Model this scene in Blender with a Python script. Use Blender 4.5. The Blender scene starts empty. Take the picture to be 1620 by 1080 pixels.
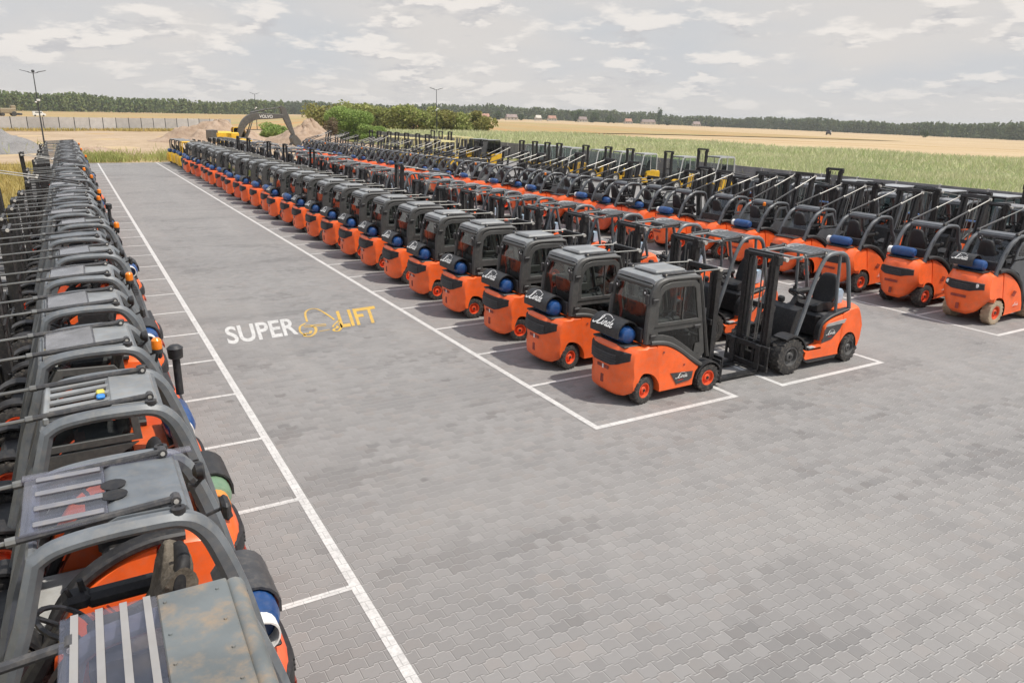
import bpy, math, random
import numpy as np
from mathutils import Vector, Matrix
random.seed(7)
rng = np.random.default_rng(11)
S = bpy.context.scene
COL = S.collection
PI = math.pi
R = math.radians

# ------------------------------------------------------------------ materials
MATS = {}
def nt(m):
    m.use_nodes = True
    t = m.node_tree
    t.nodes.clear()
    return t, t.nodes, t.links
def nd(N, typ, **kw):
    n = N.new(typ)
    for k, v in kw.items():
        if k.startswith('i_'):
            key = k[2:]
            n.inputs[int(key) if key.isdigit() else key.replace('_', ' ')].default_value = v
        else:
            setattr(n, k, v)
    return n
def mixc(N, L, fac, a, b, mode='MIX'):
    n = N.new('ShaderNodeMix'); n.data_type = 'RGBA'; n.blend_type = mode
    for sock, v in ((n.inputs[0], fac), (n.inputs[6], a), (n.inputs[7], b)):
        if isinstance(v, bpy.types.NodeSocket): L.new(v, sock)
        elif isinstance(v, (int, float)): sock.default_value = v
        else: sock.default_value = (*v[:3], 1)
    return n.outputs[2]
def mth(N, L, op, a, b=0.0, c=0.0, clamp=False):
    n = N.new('ShaderNodeMath'); n.operation = op; n.use_clamp = clamp
    for i, v in enumerate((a, b, c)):
        if isinstance(v, bpy.types.NodeSocket): L.new(v, n.inputs[i])
        else: n.inputs[i].default_value = v
    return n.outputs[0]
def ramp(N, L, v, lo, hi):
    n = N.new('ShaderNodeMapRange'); n.interpolation_type = 'SMOOTHSTEP'
    L.new(v, n.inputs[0]); n.inputs[1].default_value = lo; n.inputs[2].default_value = hi
    return n.outputs[0]
def noise(N, L, vec, scale, detail=4, rough=.55):
    n = nd(N, 'ShaderNodeTexNoise'); n.inputs['Scale'].default_value = scale
    n.inputs['Detail'].default_value = detail; n.inputs['Roughness'].default_value = rough
    L.new(vec, n.inputs['Vector'])
    return n.outputs['Fac']
def pm(name, col, rough=.5, metal=0., var=.18, scale=5., dust=.12, objvar=.12, dustcol=(.30, .26, .21), coat=0., bump=0.):
    m = bpy.data.materials.new(name); t, N, L = nt(m)
    out = nd(N, 'ShaderNodeOutputMaterial'); p = nd(N, 'ShaderNodeBsdfPrincipled')
    tc = nd(N, 'ShaderNodeTexCoord'); oi = nd(N, 'ShaderNodeObjectInfo')
    sh = nd(N, 'ShaderNodeVectorMath', operation='ADD')
    L.new(tc.outputs['Object'], sh.inputs[0]); L.new(oi.outputs['Location'], sh.inputs[1])
    v = sh.outputs[0]
    n1 = noise(N, L, v, scale, 5, .6); n2 = noise(N, L, v, scale * 4.3, 6, .65)
    c = mixc(N, L, ramp(N, L, n1, .3, .7), [x * (1 - var) for x in col], [min(1, x * (1 + var)) for x in col])
    if objvar:
        f = mth(N, L, 'MULTIPLY_ADD', oi.outputs['Random'], 2 * objvar, 1 - objvar)
        cc = nd(N, 'ShaderNodeCombineColor')
        for i in range(3): L.new(f, cc.inputs[i])
        c = mixc(N, L, 1.0, c, cc.outputs[0], 'MULTIPLY')
    if dust:
        d = mth(N, L, 'MULTIPLY', ramp(N, L, n2, .42, .75), dust * 2)
        c = mixc(N, L, d, c, dustcol)
    L.new(c, p.inputs['Base Color'])
    r = mth(N, L, 'MULTIPLY_ADD', n2, .3, rough - .12, clamp=True)
    L.new(r, p.inputs['Roughness'])
    p.inputs['Metallic'].default_value = metal
    if coat: p.inputs['Coat Weight'].default_value = coat; p.inputs['Coat Roughness'].default_value = .12
    if bump:
        b = nd(N, 'ShaderNodeBump'); b.inputs['Strength'].default_value = bump; b.inputs['Distance'].default_value = .02
        L.new(n2, b.inputs['Height']); L.new(b.outputs[0], p.inputs['Normal'])
    L.new(p.outputs[0], out.inputs[0])
    MATS[name] = m
    return m
def glassm(name, tint, refl=.9, haze=0.):
    m = bpy.data.materials.new(name); t, N, L = nt(m)
    out = nd(N, 'ShaderNodeOutputMaterial'); tr = nd(N, 'ShaderNodeBsdfTransparent'); gl = nd(N, 'ShaderNodeBsdfGlossy')
    tr.inputs[0].default_value = (*tint, 1); gl.inputs['Roughness'].default_value = .0; gl.inputs[0].default_value = (refl, refl, refl, 1)
    lw = nd(N, 'ShaderNodeLayerWeight'); lw.inputs[0].default_value = .5
    f = mth(N, L, 'MULTIPLY_ADD', mth(N, L, 'POWER', lw.outputs['Facing'], 3.5), .75, .05, clamp=True)
    mx = nd(N, 'ShaderNodeMixShader'); L.new(f, mx.inputs[0]); L.new(tr.outputs[0], mx.inputs[1]); L.new(gl.outputs[0], mx.inputs[2])
    s = mx.outputs[0]
    if haze:
        tc = nd(N, 'ShaderNodeTexCoord'); df = nd(N, 'ShaderNodeBsdfDiffuse'); df.inputs[0].default_value = (.34, .34, .36, 1)
        n = noise(N, L, tc.outputs['Object'], 3., 6, .7)
        m2 = nd(N, 'ShaderNodeMixShader'); L.new(mth(N, L, 'MULTIPLY', ramp(N, L, n, .2, .8), haze), m2.inputs[0])
        L.new(s, m2.inputs[1]); L.new(df.outputs[0], m2.inputs[2]); s = m2.outputs[0]
    L.new(s, out.inputs[0]); MATS[name] = m
    return m

pm('orange', (.90, .135, .024), .40, var=.12, dust=.08, objvar=.06, coat=.15, scale=2.5)
pm('orange_faded', (.78, .115, .04), .5, var=.14, dust=.10, objvar=.15, scale=3)
pm('cab_grey', (.062, .062, .060), .5, var=.12, dust=.06)
pm('guard_grey', (.125, .138, .15), .42, var=.18, dust=.12, scale=4)
pm('guard_dark', (.085, .092, .102), .4, var=.15, dust=.1)
pm('roof_grey', (.21, .22, .225), .45, var=.2, dust=.2, scale=3)
pm('black_plastic', (.022, .022, .024), .5, var=.2, dust=.06)
pm('black_metal', (.028, .028, .030), .38, metal=.25, var=.2, dust=.07)
pm('seat_black', (.014, .014, .016), .62, var=.2, dust=.04)
pm('rubber', (.030, .029, .029), .75, var=.2, dust=.18)
pm('rubber_pale', (.42, .33, .23), .8, var=.2, dust=.1)
pm('rim_orange', (.78, .09, .022), .45, var=.15, dust=.12)
pm('rim_grey', (.11, .11, .11), .45, metal=.3, var=.15, dust=.12)
pm('steel', (.20, .20, .19), .4, metal=.5, var=.15, dust=.1)
pm('rod_white', (.52, .50, .46), .4, metal=.2, var=.1, dust=.1)
pm('brass', (.30, .28, .23), .35, metal=.6, var=.15, dust=.15)
pm('blue', (.008, .058, .20), .38, var=.2, dust=.06, coat=.2)
pm('green_bottle', (.16, .26, .16), .4, var=.2, dust=.1)
pm('amber', (.85, .22, .012), .25, var=.1, dust=.03)
pm('bottle_orange', (.8, .25, .04), .4, var=.1, dust=.05)
pm('white', (.78, .77, .74), .5, var=.05, dust=.05, objvar=.03)
pm('light_stripe', (.42, .42, .41), .5, var=.08, dust=.05)
pm('silver_panel', (.36, .36, .35), .45, var=.12, dust=.15)
pm('yellow', (.72, .42, .018), .45, var=.12, dust=.08)
pm('cream', (.62, .55, .27), .5, var=.12, dust=.12)
pm('red', (.55, .035, .022), .45, var=.12, dust=.08)
pm('dark_red', (.24, .035, .022), .6, var=.3, dust=.1)
pm('dark_body', (.045, .045, .048), .45, var=.2, dust=.1)
pm('rusty_steel', (.15, .165, .165), .5, var=.2, dust=.3, dustcol=(.36, .24, .13), scale=2)
pm('pale_bar', (.25, .24, .23), .5, var=.08, dust=.1)
pm('roof_rib', (.20, .20, .22), .35, var=.1, dust=.2)
pm('bag_brown', (.12, .10, .075), .75, var=.35, dust=.2, scale=9, bump=.4)
pm('lens_white', (.8, .8, .8), .2, var=.03, dust=0)
pm('lens_red', (.5, .02, .02), .25, var=.05, dust=0)
pm('exc_grey', (.07, .07, .068), .5, var=.2, dust=.25)
pm('concrete_fence', (.44, .42, .40), .8, var=.08, dust=.1, scale=1.2)
pm('grey_fence', (.19, .185, .195), .8, var=.2, dust=.12, scale=1.6)
pm('pale_roof', (.30, .31, .32), .5, var=.12, dust=.15)
pm('galv', (.50, .50, .48), .5, metal=.0, var=.1, dust=.05)
pm('lamp_dark', (.045, .05, .055), .45, metal=.3, var=.1, dust=.05)
pm('tan_body', (.30, .24, .15), .6)
pm('house_wall', (.50, .46, .39), .8, var=.1, dust=.05, scale=.3)
pm('house_roof', (.36, .19, .13), .8, var=.2, dust=.1, scale=.3)
pm('house_roof_dark', (.25, .19, .17), .8, var=.2, dust=.1, scale=.3)
pm('bark', (.10, .075, .05), .9, var=.3, dust=.1)
pm('hazard', (.7, .62, .1), .5)
pm('pouch_blue', (.30, .42, .52), .5)
pm('tag_blue', (.02, .22, .62), .4)
glassm('glass', (.80, .84, .82))
glassm('glass_dark', (.30, .32, .32))
glassm('glass_green', (.72, .84, .80), 1., haze=.12)
glassm('glass_teal', (.50, .62, .62), .9)
glassm('poly_roof', (.84, .83, .90), .9, haze=.10)
glassm('hatch_glass', (.42, .44, .48), 1.0, haze=.55)

def foliage(name, cols, trans=.25, scale=.6):
    m = bpy.data.materials.new(name); t, N, L = nt(m)
    out = nd(N, 'ShaderNodeOutputMaterial')
    g = nd(N, 'ShaderNodeNewGeometry')
    n = noise(N, L, g.outputs['Position'], scale, 3, .6)
    a = mixc(N, L, ramp(N, L, n, .35, .65), cols[0], cols[1])
    c = mixc(N, L, mth(N, L, 'MULTIPLY', g.outputs['Random Per Island'], .75), a, cols[2])
    d = nd(N, 'ShaderNodeBsdfDiffuse'); tl = nd(N, 'ShaderNodeBsdfTranslucent')
    L.new(c, d.inputs[0]); L.new(c, tl.inputs[0])
    mx = nd(N, 'ShaderNodeMixShader'); mx.inputs[0].default_value = trans
    L.new(d.outputs[0], mx.inputs[1]); L.new(tl.outputs[0], mx.inputs[2]); L.new(mx.outputs[0], out.inputs[0])
    MATS[name] = m
foliage('corn_leaf', [(.40, .49, .20), (.53, .56, .29), (.76, .69, .48)], .3, .09)
foliage('dry_grass', [(.50, .38, .13), (.42, .37, .11), (.60, .48, .22)], .3, .25)
foliage('weed', [(.22, .30, .07), (.34, .36, .12), (.48, .42, .20)], .3, .5)
foliage('bush_bright', [(.22, .34, .08), (.31, .42, .12), (.38, .44, .17)], .35, .8)
foliage('bush_olive', [(.22, .28, .07), (.32, .36, .11), (.42, .40, .18)], .25, .35)
foliage('village_leaf', [(.05, .09, .03), (.08, .12, .04), (.12, .15, .06)], .2, .05)
foliage('bush_brown', [(.24, .23, .08), (.31, .26, .10), (.28, .30, .10)], .25, .5)
foliage('pine', [(.11, .165, .055), (.16, .21, .075), (.24, .25, .10)], .2, .02)
foliage('pine_far', [(.10, .145, .065), (.14, .18, .08), (.20, .215, .10)], .2, .02)
foliage('bramble', [(.20, .14, .11), (.25, .18, .13), (.18, .17, .09)], .2, .8)

# ------------------------------------------------------------------ mesh builder
class MB:
    def __init__(s): s.v = []; s.f = []; s.m = []; s.cur = 0; s.M = None
    def add(s, vs, fs):
        b = len(s.v)
        if s.M is not None: vs = [tuple(s.M @ Vector(q)) for q in vs]
        s.v += [tuple(q) for q in vs]; s.f += [tuple(b + i for i in q) for q in fs]; s.m += [s.cur] * len(fs)
        return s
    def box(s, c, d, bev=.0, rot=None):
        hx, hy, hz = d[0] / 2, d[1] / 2, d[2] / 2
        b = min(bev, hx * .9, hy * .9, hz * .9)
        vs = []; fs = []
        if b <= 0:
            vs = [(x * hx, y * hy, z * hz) for x in (-1, 1) for y in (-1, 1) for z in (-1, 1)]
            fs = [(0, 1, 3, 2), (4, 6, 7, 5), (0, 4, 5, 1), (2, 3, 7, 6), (0, 2, 6, 4), (1, 5, 7, 3)]
        else:
            idx = {}
            for x in (-1, 1):
                for y in (-1, 1):
                    for z in (-1, 1):
                        for a in range(3):
                            p = [x * (hx - b), y * (hy - b), z * (hz - b)]
                            p[a] = (x, y, z)[a] * (hx, hy, hz)[a]
                            idx[x, y, z, a] = len(vs); vs.append(p)
            for a in range(3):
                o = [i for i in range(3) if i != a]
                for sg in (-1, 1):
                    q = []
                    for u, w in ((-1, -1), (1, -1), (1, 1), (-1, 1)):
                        k = [0, 0, 0]; k[a] = sg; k[o[0]] = u; k[o[1]] = w
                        q.append(idx[k[0], k[1], k[2], a])
                    flip = (sg < 0) != (a == 1)
                    fs.append(tuple(reversed(q)) if flip else tuple(q))
                for u in (-1, 1):
                    for w in (-1, 1):
                        ka = [0, 0, 0]; kb = [0, 0, 0]
                        ka[a] = -1; kb[a] = 1; ka[o[0]] = kb[o[0]] = u; ka[o[1]] = kb[o[1]] = w
                        q = (idx[(*ka, o[0])], idx[(*kb, o[0])], idx[(*kb, o[1])], idx[(*ka, o[1])])
                        fs.append(q)
            for x in (-1, 1):
                for y in (-1, 1):
                    for z in (-1, 1):
                        fs.append(tuple(idx[x, y, z, a] for a in range(3)))
        if rot is not None: vs = [tuple(rot @ Vector(q)) for q in vs]
        return s.add([(q[0] + c[0], q[1] + c[1], q[2] + c[2]) for q in vs], fs)
    def bar(s, p0, p1, w, h, bev=0., up=(0, 0, 1)):
        p0, p1 = Vector(p0), Vector(p1); d = p1 - p0; l = d.length; d.normalize()
        u = Vector(up)
        if abs(d.dot(u)) > .98: u = Vector((1, 0, 0))
        y = u.cross(d).normalized(); z = d.cross(y)
        m = Matrix((d, y, z)).transposed()
        return s.box((p0 + p1) / 2, (l, w, h), bev, m)
    def tube(s, pts, r, n=8, caps=True):
        P = [Vector(p) for p in pts]; rs = r if isinstance(r, (list, tuple)) else [r] * len(P)
        vs = []; fs = []; u = None
        for i, p in enumerate(P):
            t = (P[min(i + 1, len(P) - 1)] - P[max(i - 1, 0)]).normalized()
            if u is None:
                u = t.orthogonal().normalized()
            else:
                u = (u - t * u.dot(t)); u = u.normalized() if u.length > 1e-6 else t.orthogonal().normalized()
            w = t.cross(u)
            for k in range(n):
                a = 2 * PI * k / n
                vs.append(p + (u * math.cos(a) + w * math.sin(a)) * rs[i])
        for i in range(len(P) - 1):
            for k in range(n):
                k2 = (k + 1) % n
                fs.append((i * n + k, i * n + k2, (i + 1) * n + k2, (i + 1) * n + k))
        if caps:
            fs.append(tuple(reversed(range(n)))); fs.append(tuple((len(P) - 1) * n + k for k in range(n)))
        return s.add(vs, fs)
    def lathe(s, prof, c, axis='y', n=20, cap=True):
        vs = []; fs = []
        for r, a in prof:
            for k in range(n):
                t = 2 * PI * k / n; x, y = r * math.cos(t), r * math.sin(t)
                vs.append((c[0] + x, c[1] + a, c[2] + y) if axis == 'y' else (c[0] + x, c[1] + y, c[2] + a) if axis == 'z' else (c[0] + a, c[1] + x, c[2] + y))
        for i in range(len(prof) - 1):
            for k in range(n):
                k2 = (k + 1) % n; fs.append((i * n + k, i * n + k2, (i + 1) * n + k2, (i + 1) * n + k))
        if cap:
            if prof[0][0] > 1e-4: fs.append(tuple(range(n)))
            if prof[-1][0] > 1e-4: fs.append(tuple((len(prof) - 1) * n + k for k in range(n)))
        return s.add(vs, fs)
    def slab(s, prof, ys, fn=None):
        """side profile (x,z) carried through the y stations; fn(x,y,z) shapes it"""
        n = len(prof); vs = []; fs = []
        for y in ys:
            for x, z in prof:
                q = (x, y, z)
                vs.append(fn(*q) if fn else q)
        for i in range(len(ys) - 1):
            for k in range(n):
                k2 = (k + 1) % n; fs.append((i * n + k, i * n + k2, (i + 1) * n + k2, (i + 1) * n + k))
        fs.append(tuple(reversed(range(n)))); fs.append(tuple((len(ys) - 1) * n + k for k in range(n)))
        return s.add(vs, fs)
    def sheet(s, prof, y):
        return s.add([(x, y, z) for x, z in prof], [tuple(range(len(prof)))])
    def pane(s, a, b_, y0, y1):
        return s.add([(a[0], y0, a[1]), (b_[0], y0, b_[1]), (b_[0], y1, b_[1]), (a[0], y1, a[1])], [(0, 1, 2, 3)])
    def arch(s, pts, y, wy, h, ch=.28, closed=False):
        """chamfered bar of width wy (along y) and depth h bent along pts (x,z[,scale])"""
        P = [Vector((p[0], p[1])) for p in pts]; n = len(P)
        sc = [p[2] if len(p) > 2 else 1. for p in pts]
        vs = []; fs = []
        c = ch * min(wy, h)
        for i in range(n):
            a = P[(i - 1) % n] if (closed or i > 0) else P[i]; b = P[(i + 1) % n] if (closed or i < n - 1) else P[i]
            d0 = (P[i] - a); d1 = (b - P[i])
            t = ((d0.normalized() if d0.length > 1e-6 else Vector((0, 0))) + (d1.normalized() if d1.length > 1e-6 else Vector((0, 0)))).normalized()
            nn = Vector((-t.y, t.x))
            k = 1.
            if d0.length > 1e-6 and d1.length > 1e-6: k = 1 / max(.55, d0.normalized().dot(t))
            hh = h / 2 * sc[i] * k; wv = wy / 2
            for u, v in ((-wv + c, -hh), (wv - c, -hh), (wv, -hh + c), (wv, hh - c), (wv - c, hh), (-wv + c, hh), (-wv, hh - c), (-wv, -hh + c)):
                vs.append((P[i].x + nn.x * v, y + u, P[i].y + nn.y * v))
        m = n if closed else n - 1
        for i in range(m):
            j = (i + 1) % n
            for k in range(8):
                k2 = (k + 1) % 8; fs.append((i * 8 + k, j * 8 + k, j * 8 + k2, i * 8 + k2))
        if not closed:
            fs.append(tuple(range(8))); fs.append(tuple(reversed([(n - 1) * 8 + k for k in range(8)])))
        return s.add(vs, fs)
    def ribbon(s, pts, w, O, U, V, lift=.003, taper=False):
        """flat stroke through 2-d points laid on the plane O + u U + v V"""
        O, U, V = Vector(O), Vector(U), Vector(V); N = U.cross(V).normalized()
        P = [Vector(p) for p in pts]; vs = []; fs = []
        for i, p in enumerate(P):
            t = (P[min(i + 1, len(P) - 1)] - P[max(i - 1, 0)]).normalized(); n = Vector((-t.y, t.x)) * w / 2
            if taper: n *= .45 + .55 * math.sin(PI * (i + .5) / len(P))
            for q in (p + n, p - n): vs.append(O + U * q.x + V * q.y + N * lift)
        for i in range(len(P) - 1): fs.append((2 * i, 2 * i + 1, 2 * i + 3, 2 * i + 2))
        return s.add(vs, fs)
    def mesh(s, name, mats, sharp=32):
        me = bpy.data.meshes.new(name)
        me.from_pydata(s.v, [], s.f)
        for mm in (mats if isinstance(mats, (list, tuple)) else [mats]): me.materials.append(MATS[mm])
        me.polygons.foreach_set('material_index', s.m)
        import bmesh
        b = bmesh.new(); b.from_mesh(me); bmesh.ops.recalc_face_normals(b, faces=b.faces); b.to_mesh(me); b.free()
        me.polygons.foreach_set('use_smooth', [True] * len(me.polygons))
        me.set_sharp_from_angle(angle=R(sharp))
        me.update()
        return me

def curve_pts(pts, n=6):
    """Catmull-Rom smoothing of a polyline (tuples of any length)"""
    P = [tuple(p) for p in pts]; out = []
    for i in range(len(P) - 1):
        p0, p1, p2, p3 = P[max(i - 1, 0)], P[i], P[i + 1], P[min(i + 2, len(P) - 1)]
        for k in range(n):
            t = k / n
            out.append(tuple(.5 * (2 * b + (c - a) * t + (2 * a - 5 * b + 4 * c - d) * t * t + (-a + 3 * b - 3 * c + d) * t ** 3) for a, b, c, d in zip(p0, p1, p2, p3)))
    out.append(P[-1])
    return out

def link(name, me, parent=None, loc=(0, 0, 0), label=None):
    o = bpy.data.objects.new(name, me); COL.objects.link(o); o.location = loc
    if parent is not None: o.parent = parent
    if label: o['label'] = label
    return o
def part(name, mb, mats, parent=None, loc=(0, 0, 0), label=None, sharp=32):
    return link(name, mb.mesh(name, mats, sharp), parent, loc, label)
def tag(o, label=None, cat=None, group=None, kind=None):
    if label: o['label'] = label
    if cat: o['category'] = cat
    if group: o['group'] = group
    if kind: o['kind'] = kind
    return o
def empty(name, loc=(0, 0, 0), rz=0.):
    o = bpy.data.objects.new(name, None); COL.objects.link(o); o.location = loc; o.rotation_euler = (0, 0, rz)
    o.empty_display_size = .3
    return o
def dup(o, parent=None, skip=()):
    c = o.copy(); COL.objects.link(c)
    if parent is not None: c.parent = parent
    for ch in list(o.children):
        if ch.name.split('.')[0] not in skip: dup(ch, c, skip)
    return c
ORD = ('zeroth first second third fourth fifth sixth seventh eighth ninth tenth eleventh twelfth thirteenth fourteenth fifteenth sixteenth seventeenth '
       'eighteenth nineteenth twentieth twenty-first twenty-second twenty-third twenty-fourth twenty-fifth twenty-sixth twenty-seventh twenty-eighth '
       'twenty-ninth thirtieth thirty-first thirty-second thirty-third thirty-fourth thirty-fifth thirty-sixth').split()

# ------------------------------------------------------------------ writing
SCRIPT = [
    (curve_pts([(-.55, .16), (-.62, .02), (-.40, -.04), (-.05, .13), (.25, .42), (.42, .85), (.58, 1.0), (.68, .88), (.50, .62), (.28, .25), (.10, .02), (.35, .0), (.62, .06), (.80, .14)], 4), .13),
    (curve_pts([(.30, .80), (.65, 1.08), (1.25, 1.22), (1.85, 1.10), (2.05, .98)], 4), .06),
    (curve_pts([(.80, .14), (.98, .50), (.90, .12), (1.02, .04), (1.14, .16)], 3), .125), ([(1.04, .68), (1.10, .78)], .13),
    (curve_pts([(1.14, .13), (1.26, .50), (1.20, .04)], 3), .125), (curve_pts([(1.22, .2), (1.42, .50), (1.54, .42), (1.48, .08), (1.62, .06), (1.72, .18)], 3), .125),
    (curve_pts([(2.10, .44), (1.92, .50), (1.76, .28), (1.82, .04), (2.0, .08), (2.14, .4), (2.32, .98)], 3), .125), (curve_pts([(2.32, .98), (2.14, .4), (2.12, .04), (2.28, .13)], 3), .125),
    (curve_pts([(2.28, .22), (2.46, .28), (2.58, .42), (2.50, .52), (2.38, .38), (2.36, .12), (2.50, .02), (2.74, .16)], 3), .125)]
def script_word(mb, O, U, V, lift=.004):
    for pts, w in SCRIPT: mb.ribbon(pts, w, O, U, V, lift)
def font_shape(txt, offset=.0):
    cu = bpy.data.curves.new('lettering', 'FONT'); cu.body = txt; cu.offset = offset; cu.resolution_u = 4
    ob = bpy.data.objects.new('lettering', cu); COL.objects.link(ob)
    dg = bpy.context.evaluated_depsgraph_get(); dg.update()
    me = bpy.data.meshes.new_from_object(ob.evaluated_get(dg))
    vs = [tuple(v.co) for v in me.vertices]; fs = [tuple(p.vertices) for p in me.polygons]
    bpy.data.objects.remove(ob); bpy.data.curves.remove(cu); bpy.data.meshes.remove(me)
    x0 = min(v[0] for v in vs); x1 = max(v[0] for v in vs); y0 = min(v[1] for v in vs); y1 = max(v[1] for v in vs)
    return [((v[0] - x0) / (x1 - x0), (v[1] - y0) / (y1 - y0)) for v in vs], fs

# ------------------------------------------------------------------ forklift pieces
CACHE = {}
def clamp(v, a=0., b=1.): return max(a, min(b, v))
def yst(hw): return [hw * k for k in (-1, -.985, -.95, -.88, -.76, -.55, -.3, 0, .3, .55, .76, .88, .95, .985, 1)]
def arc(cx, cz, r, a0, a1, n=10): return [(cx + r * math.cos(R(a0 + (a1 - a0) * k / n)), cz + r * math.sin(R(a0 + (a1 - a0) * k / n))) for k in range(n + 1)]

def wheel(root, x, y, r, w, tm='rubber', rm='rim_orange', rimr=.56, turn=0.):
    key = (r, w, tm, rm, rimr, y > 0)
    if key not in CACHE:
        sg = 1 if y > 0 else -1
        b = MB(); k = r * rimr
        b.lathe([(k, -w * .40), (k * 1.05, -w * .47), (r * .84, -w * .5), (r * .95, -w * .46), (r * .975, -w * .36), (r * .975, w * .36), (r * .95, w * .46), (r * .84, w * .5), (k * 1.05, w * .47), (k, w * .40)], (0, 0, 0), 'y', 30, cap=False)
        nl = 18
        for i in range(nl):
            for s2 in (-1, 1):
                a = 2 * PI * (i + (.5 if s2 > 0 else 0)) / nl
                m = Matrix.Rotation(-a, 3, 'Y') @ Matrix.Rotation(.35 * s2, 3, 'X')
                b.box((math.cos(a) * r * .965, s2 * w * .27, math.sin(a) * r * .965), (r * .075, w * .44, r * .15), 0, m)
        tyre = b.mesh('tyre', tm)
        c = MB()
        o = sg * w
        c.lathe([(k * 1.03, -o * .40), (k * 1.03, o * .38), (k * .98, o * .45), (k * .88, o * .44), (k * .82, o * .20), (k * .55, o * .14), (k * .46, o * .30), (k * .42, o * .36), (k * .22, o * .38), (0, o * .38)], (0, 0, 0), 'y', 24)
        for i in range(6):
            a = 2 * PI * i / 6
            c.lathe([(k * .075, o * .12), (k * .075, o * .24), (0, o * .25)], (math.cos(a) * k * .66, 0, math.sin(a) * k * .66), 'y', 6)
        c.cur = 1; c.lathe([(k * .20, o * .37), (k * .18, o * .46), (0, o * .47)], (0, 0, 0), 'y', 12)
        CACHE[key] = (tyre, c.mesh('rim', [rm, 'black_metal']))
    t, rim = CACHE[key]
    o = link('tyre', t, root, (x, y, r)); o.rotation_euler = (0, random.random() * 0, turn)
    link('rim', rim, o)
    return o

def mast(root, x, zt, half=.30, lean=0., zb=.10, forks=True, fz=.06, fl=1.05, rest=0., cw=.95):
    sh = Matrix(((1, 0, lean, -lean * zb), (0, 1, 0, 0), (0, 0, 1, 0), (0, 0, 0, 1)))
    b = MB(); b.M = sh
    for s in (-1, 1):
        b.box((x, s * half, (zt + zb) / 2), (.10, .018, zt - zb))
        b.box((x - .045, s * (half - .03), (zt + zb) / 2), (.014, .07, zt - zb)); b.box((x + .045, s * (half - .03), (zt + zb) / 2), (.014, .07, zt - zb))
        b.box((x - .06, s * half, zb + .28), (.12, .05, .22), .01)
        b.box((x - .02, s * (half + .02), zt - .1), (.13, .05, .16), .012)
    b.box((x - .06, 0, zt - .03), (.05, 2 * half + .06, .09), .008); b.box((x - .07, 0, zt * .55), (.04, 2 * half, .10), .008); b.box((x - .05, 0, zb + .12), (.08, 2 * half, .16), .01)
    part('mast', b, 'black_metal', root)
    b = MB(); b.M = sh
    for s in (-1, 1):
        b.box((x + .02, s * (half - .075), (zt + zb) / 2), (.085, .05, zt - zb - .02), .008)
        b.box((x + .03, s * (half - .135), (zt + zb) / 2 - .05), (.06, .03, zt - zb - .16), .006)
    b.box((x + .02, 0, zt - .045), (.07, 2 * half - .12, .07), .01); b.box((x + .03, 0, .55), (.04, 2 * half - .12, .07), .01)
    b.cur = 1
    for s in (-1, 1): b.tube([(x - .02, s * (half - .15), zb + .05), (x - .02, s * (half - .15), zt - .1)], .028, 8)
    part('inner_mast', b, ['black_metal', 'dark_body'], root)
    b = MB(); b.M = sh
    for s in (-1, 1):
        b.box((x + .045, s * .075, zt * .5 + .1), (.014, .024, zt - .45))
        b.tube([(x + .01, s * .115, zt - .25), (x + .02, s * .118, zt * .5), (x + .05, s * .11, .4)], .011, 5)
    part('lift_chain', b, 'steel', root)
    if forks:
        b = MB(); b.M = sh
        xc = x + .13
        b.box((xc, 0, fz + .06), (.045, cw, .11), .008); b.box((xc, 0, fz + .43), (.045, cw, .10), .008)
        for s in (-1, 1):
            b.box((xc - .04, s * .12, fz + .26), (.05, .05, .5), .008); b.box((xc, s * (cw / 2 - .03), fz + .25), (.035, .05, .36), .006)
        if rest:
            for k in range(7): b.box((xc, (k / 6 - .5) * (cw - .05), fz + .47 + rest / 2), (.025, .02, rest))
            b.box((xc, 0, fz + .47 + rest), (.03, cw - .03, .035), .006)
        part('carriage', b, 'black_metal', root)
        for s in (-1, 1):
            b = MB(); b.M = sh
            y = s * cw * .29
            b.box((xc + .045, y, fz + .23), (.042, .10, .5), .006)
            b.slab([(xc + .024, fz - .022), (xc + .024, fz + .024), (xc + .1 + fl * .6, fz + .020), (xc + fl, fz - .008), (xc + fl, fz - .018)], [y - .05, y + .05])
            part('fork', b, 'black_metal', root)

def seat(root, x, z, yaw=0.):
    b = MB()
    b.box((x - .02, 0, z - .10), (.42, .40, .18), .03)
    b.slab([(x - .24, z), (x - .24, z + .10), (x - .1, z + .125), (x + .16, z + .13), (x + .25, z + .09), (x + .25, z)], [-.25, -.22, -.16, 0, .16, .22, .25], lambda a, y, c: (a, y, c + (.03 if abs(y) > .2 and c > z + .05 else 0)))
    b.slab(curve_pts([(x - .24, z + .08), (x - .31, z + .3), (x - .37, z + .52), (x - .38, z + .62), (x - .34, z + .65), (x - .29, z + .60), (x - .24, z + .42), (x - .20, z + .25), (x - .14, z + .1)], 3), [-.25, -.245, -.23, -.20, -.15, -.07, 0, .07, .15, .20, .23, .245, .25], lambda a, y, c: ((x - .28) + (a - x + .28) * (1 - (abs(y) / .2515) ** 5) ** .5 + .4 * y * y, y * (1 - .22 * clamp((c - z - .3) / .36)), (z + .36) + (c - z - .36) * (1 - (abs(y) / .2515) ** 5) ** .35))
    b.box((x + .02, -.31, z + .27), (.44, .13, .11), .035); b.bar((x - .2, -.30, z + .05), (x - .12, -.31, z + .26), .05, .05, .01)
    b.box((x + .28, -.31, z + .29), (.16, .16, .10), .03); b.tube([(x + .24, -.31, z + .33), (x + .25, -.31, z + .42)], .02, 6); b.tube([(x + .31, -.28, z + .33), (x + .33, -.28, z + .40)], .016, 6)
    part('seat', b, 'seat_black', root)
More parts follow.
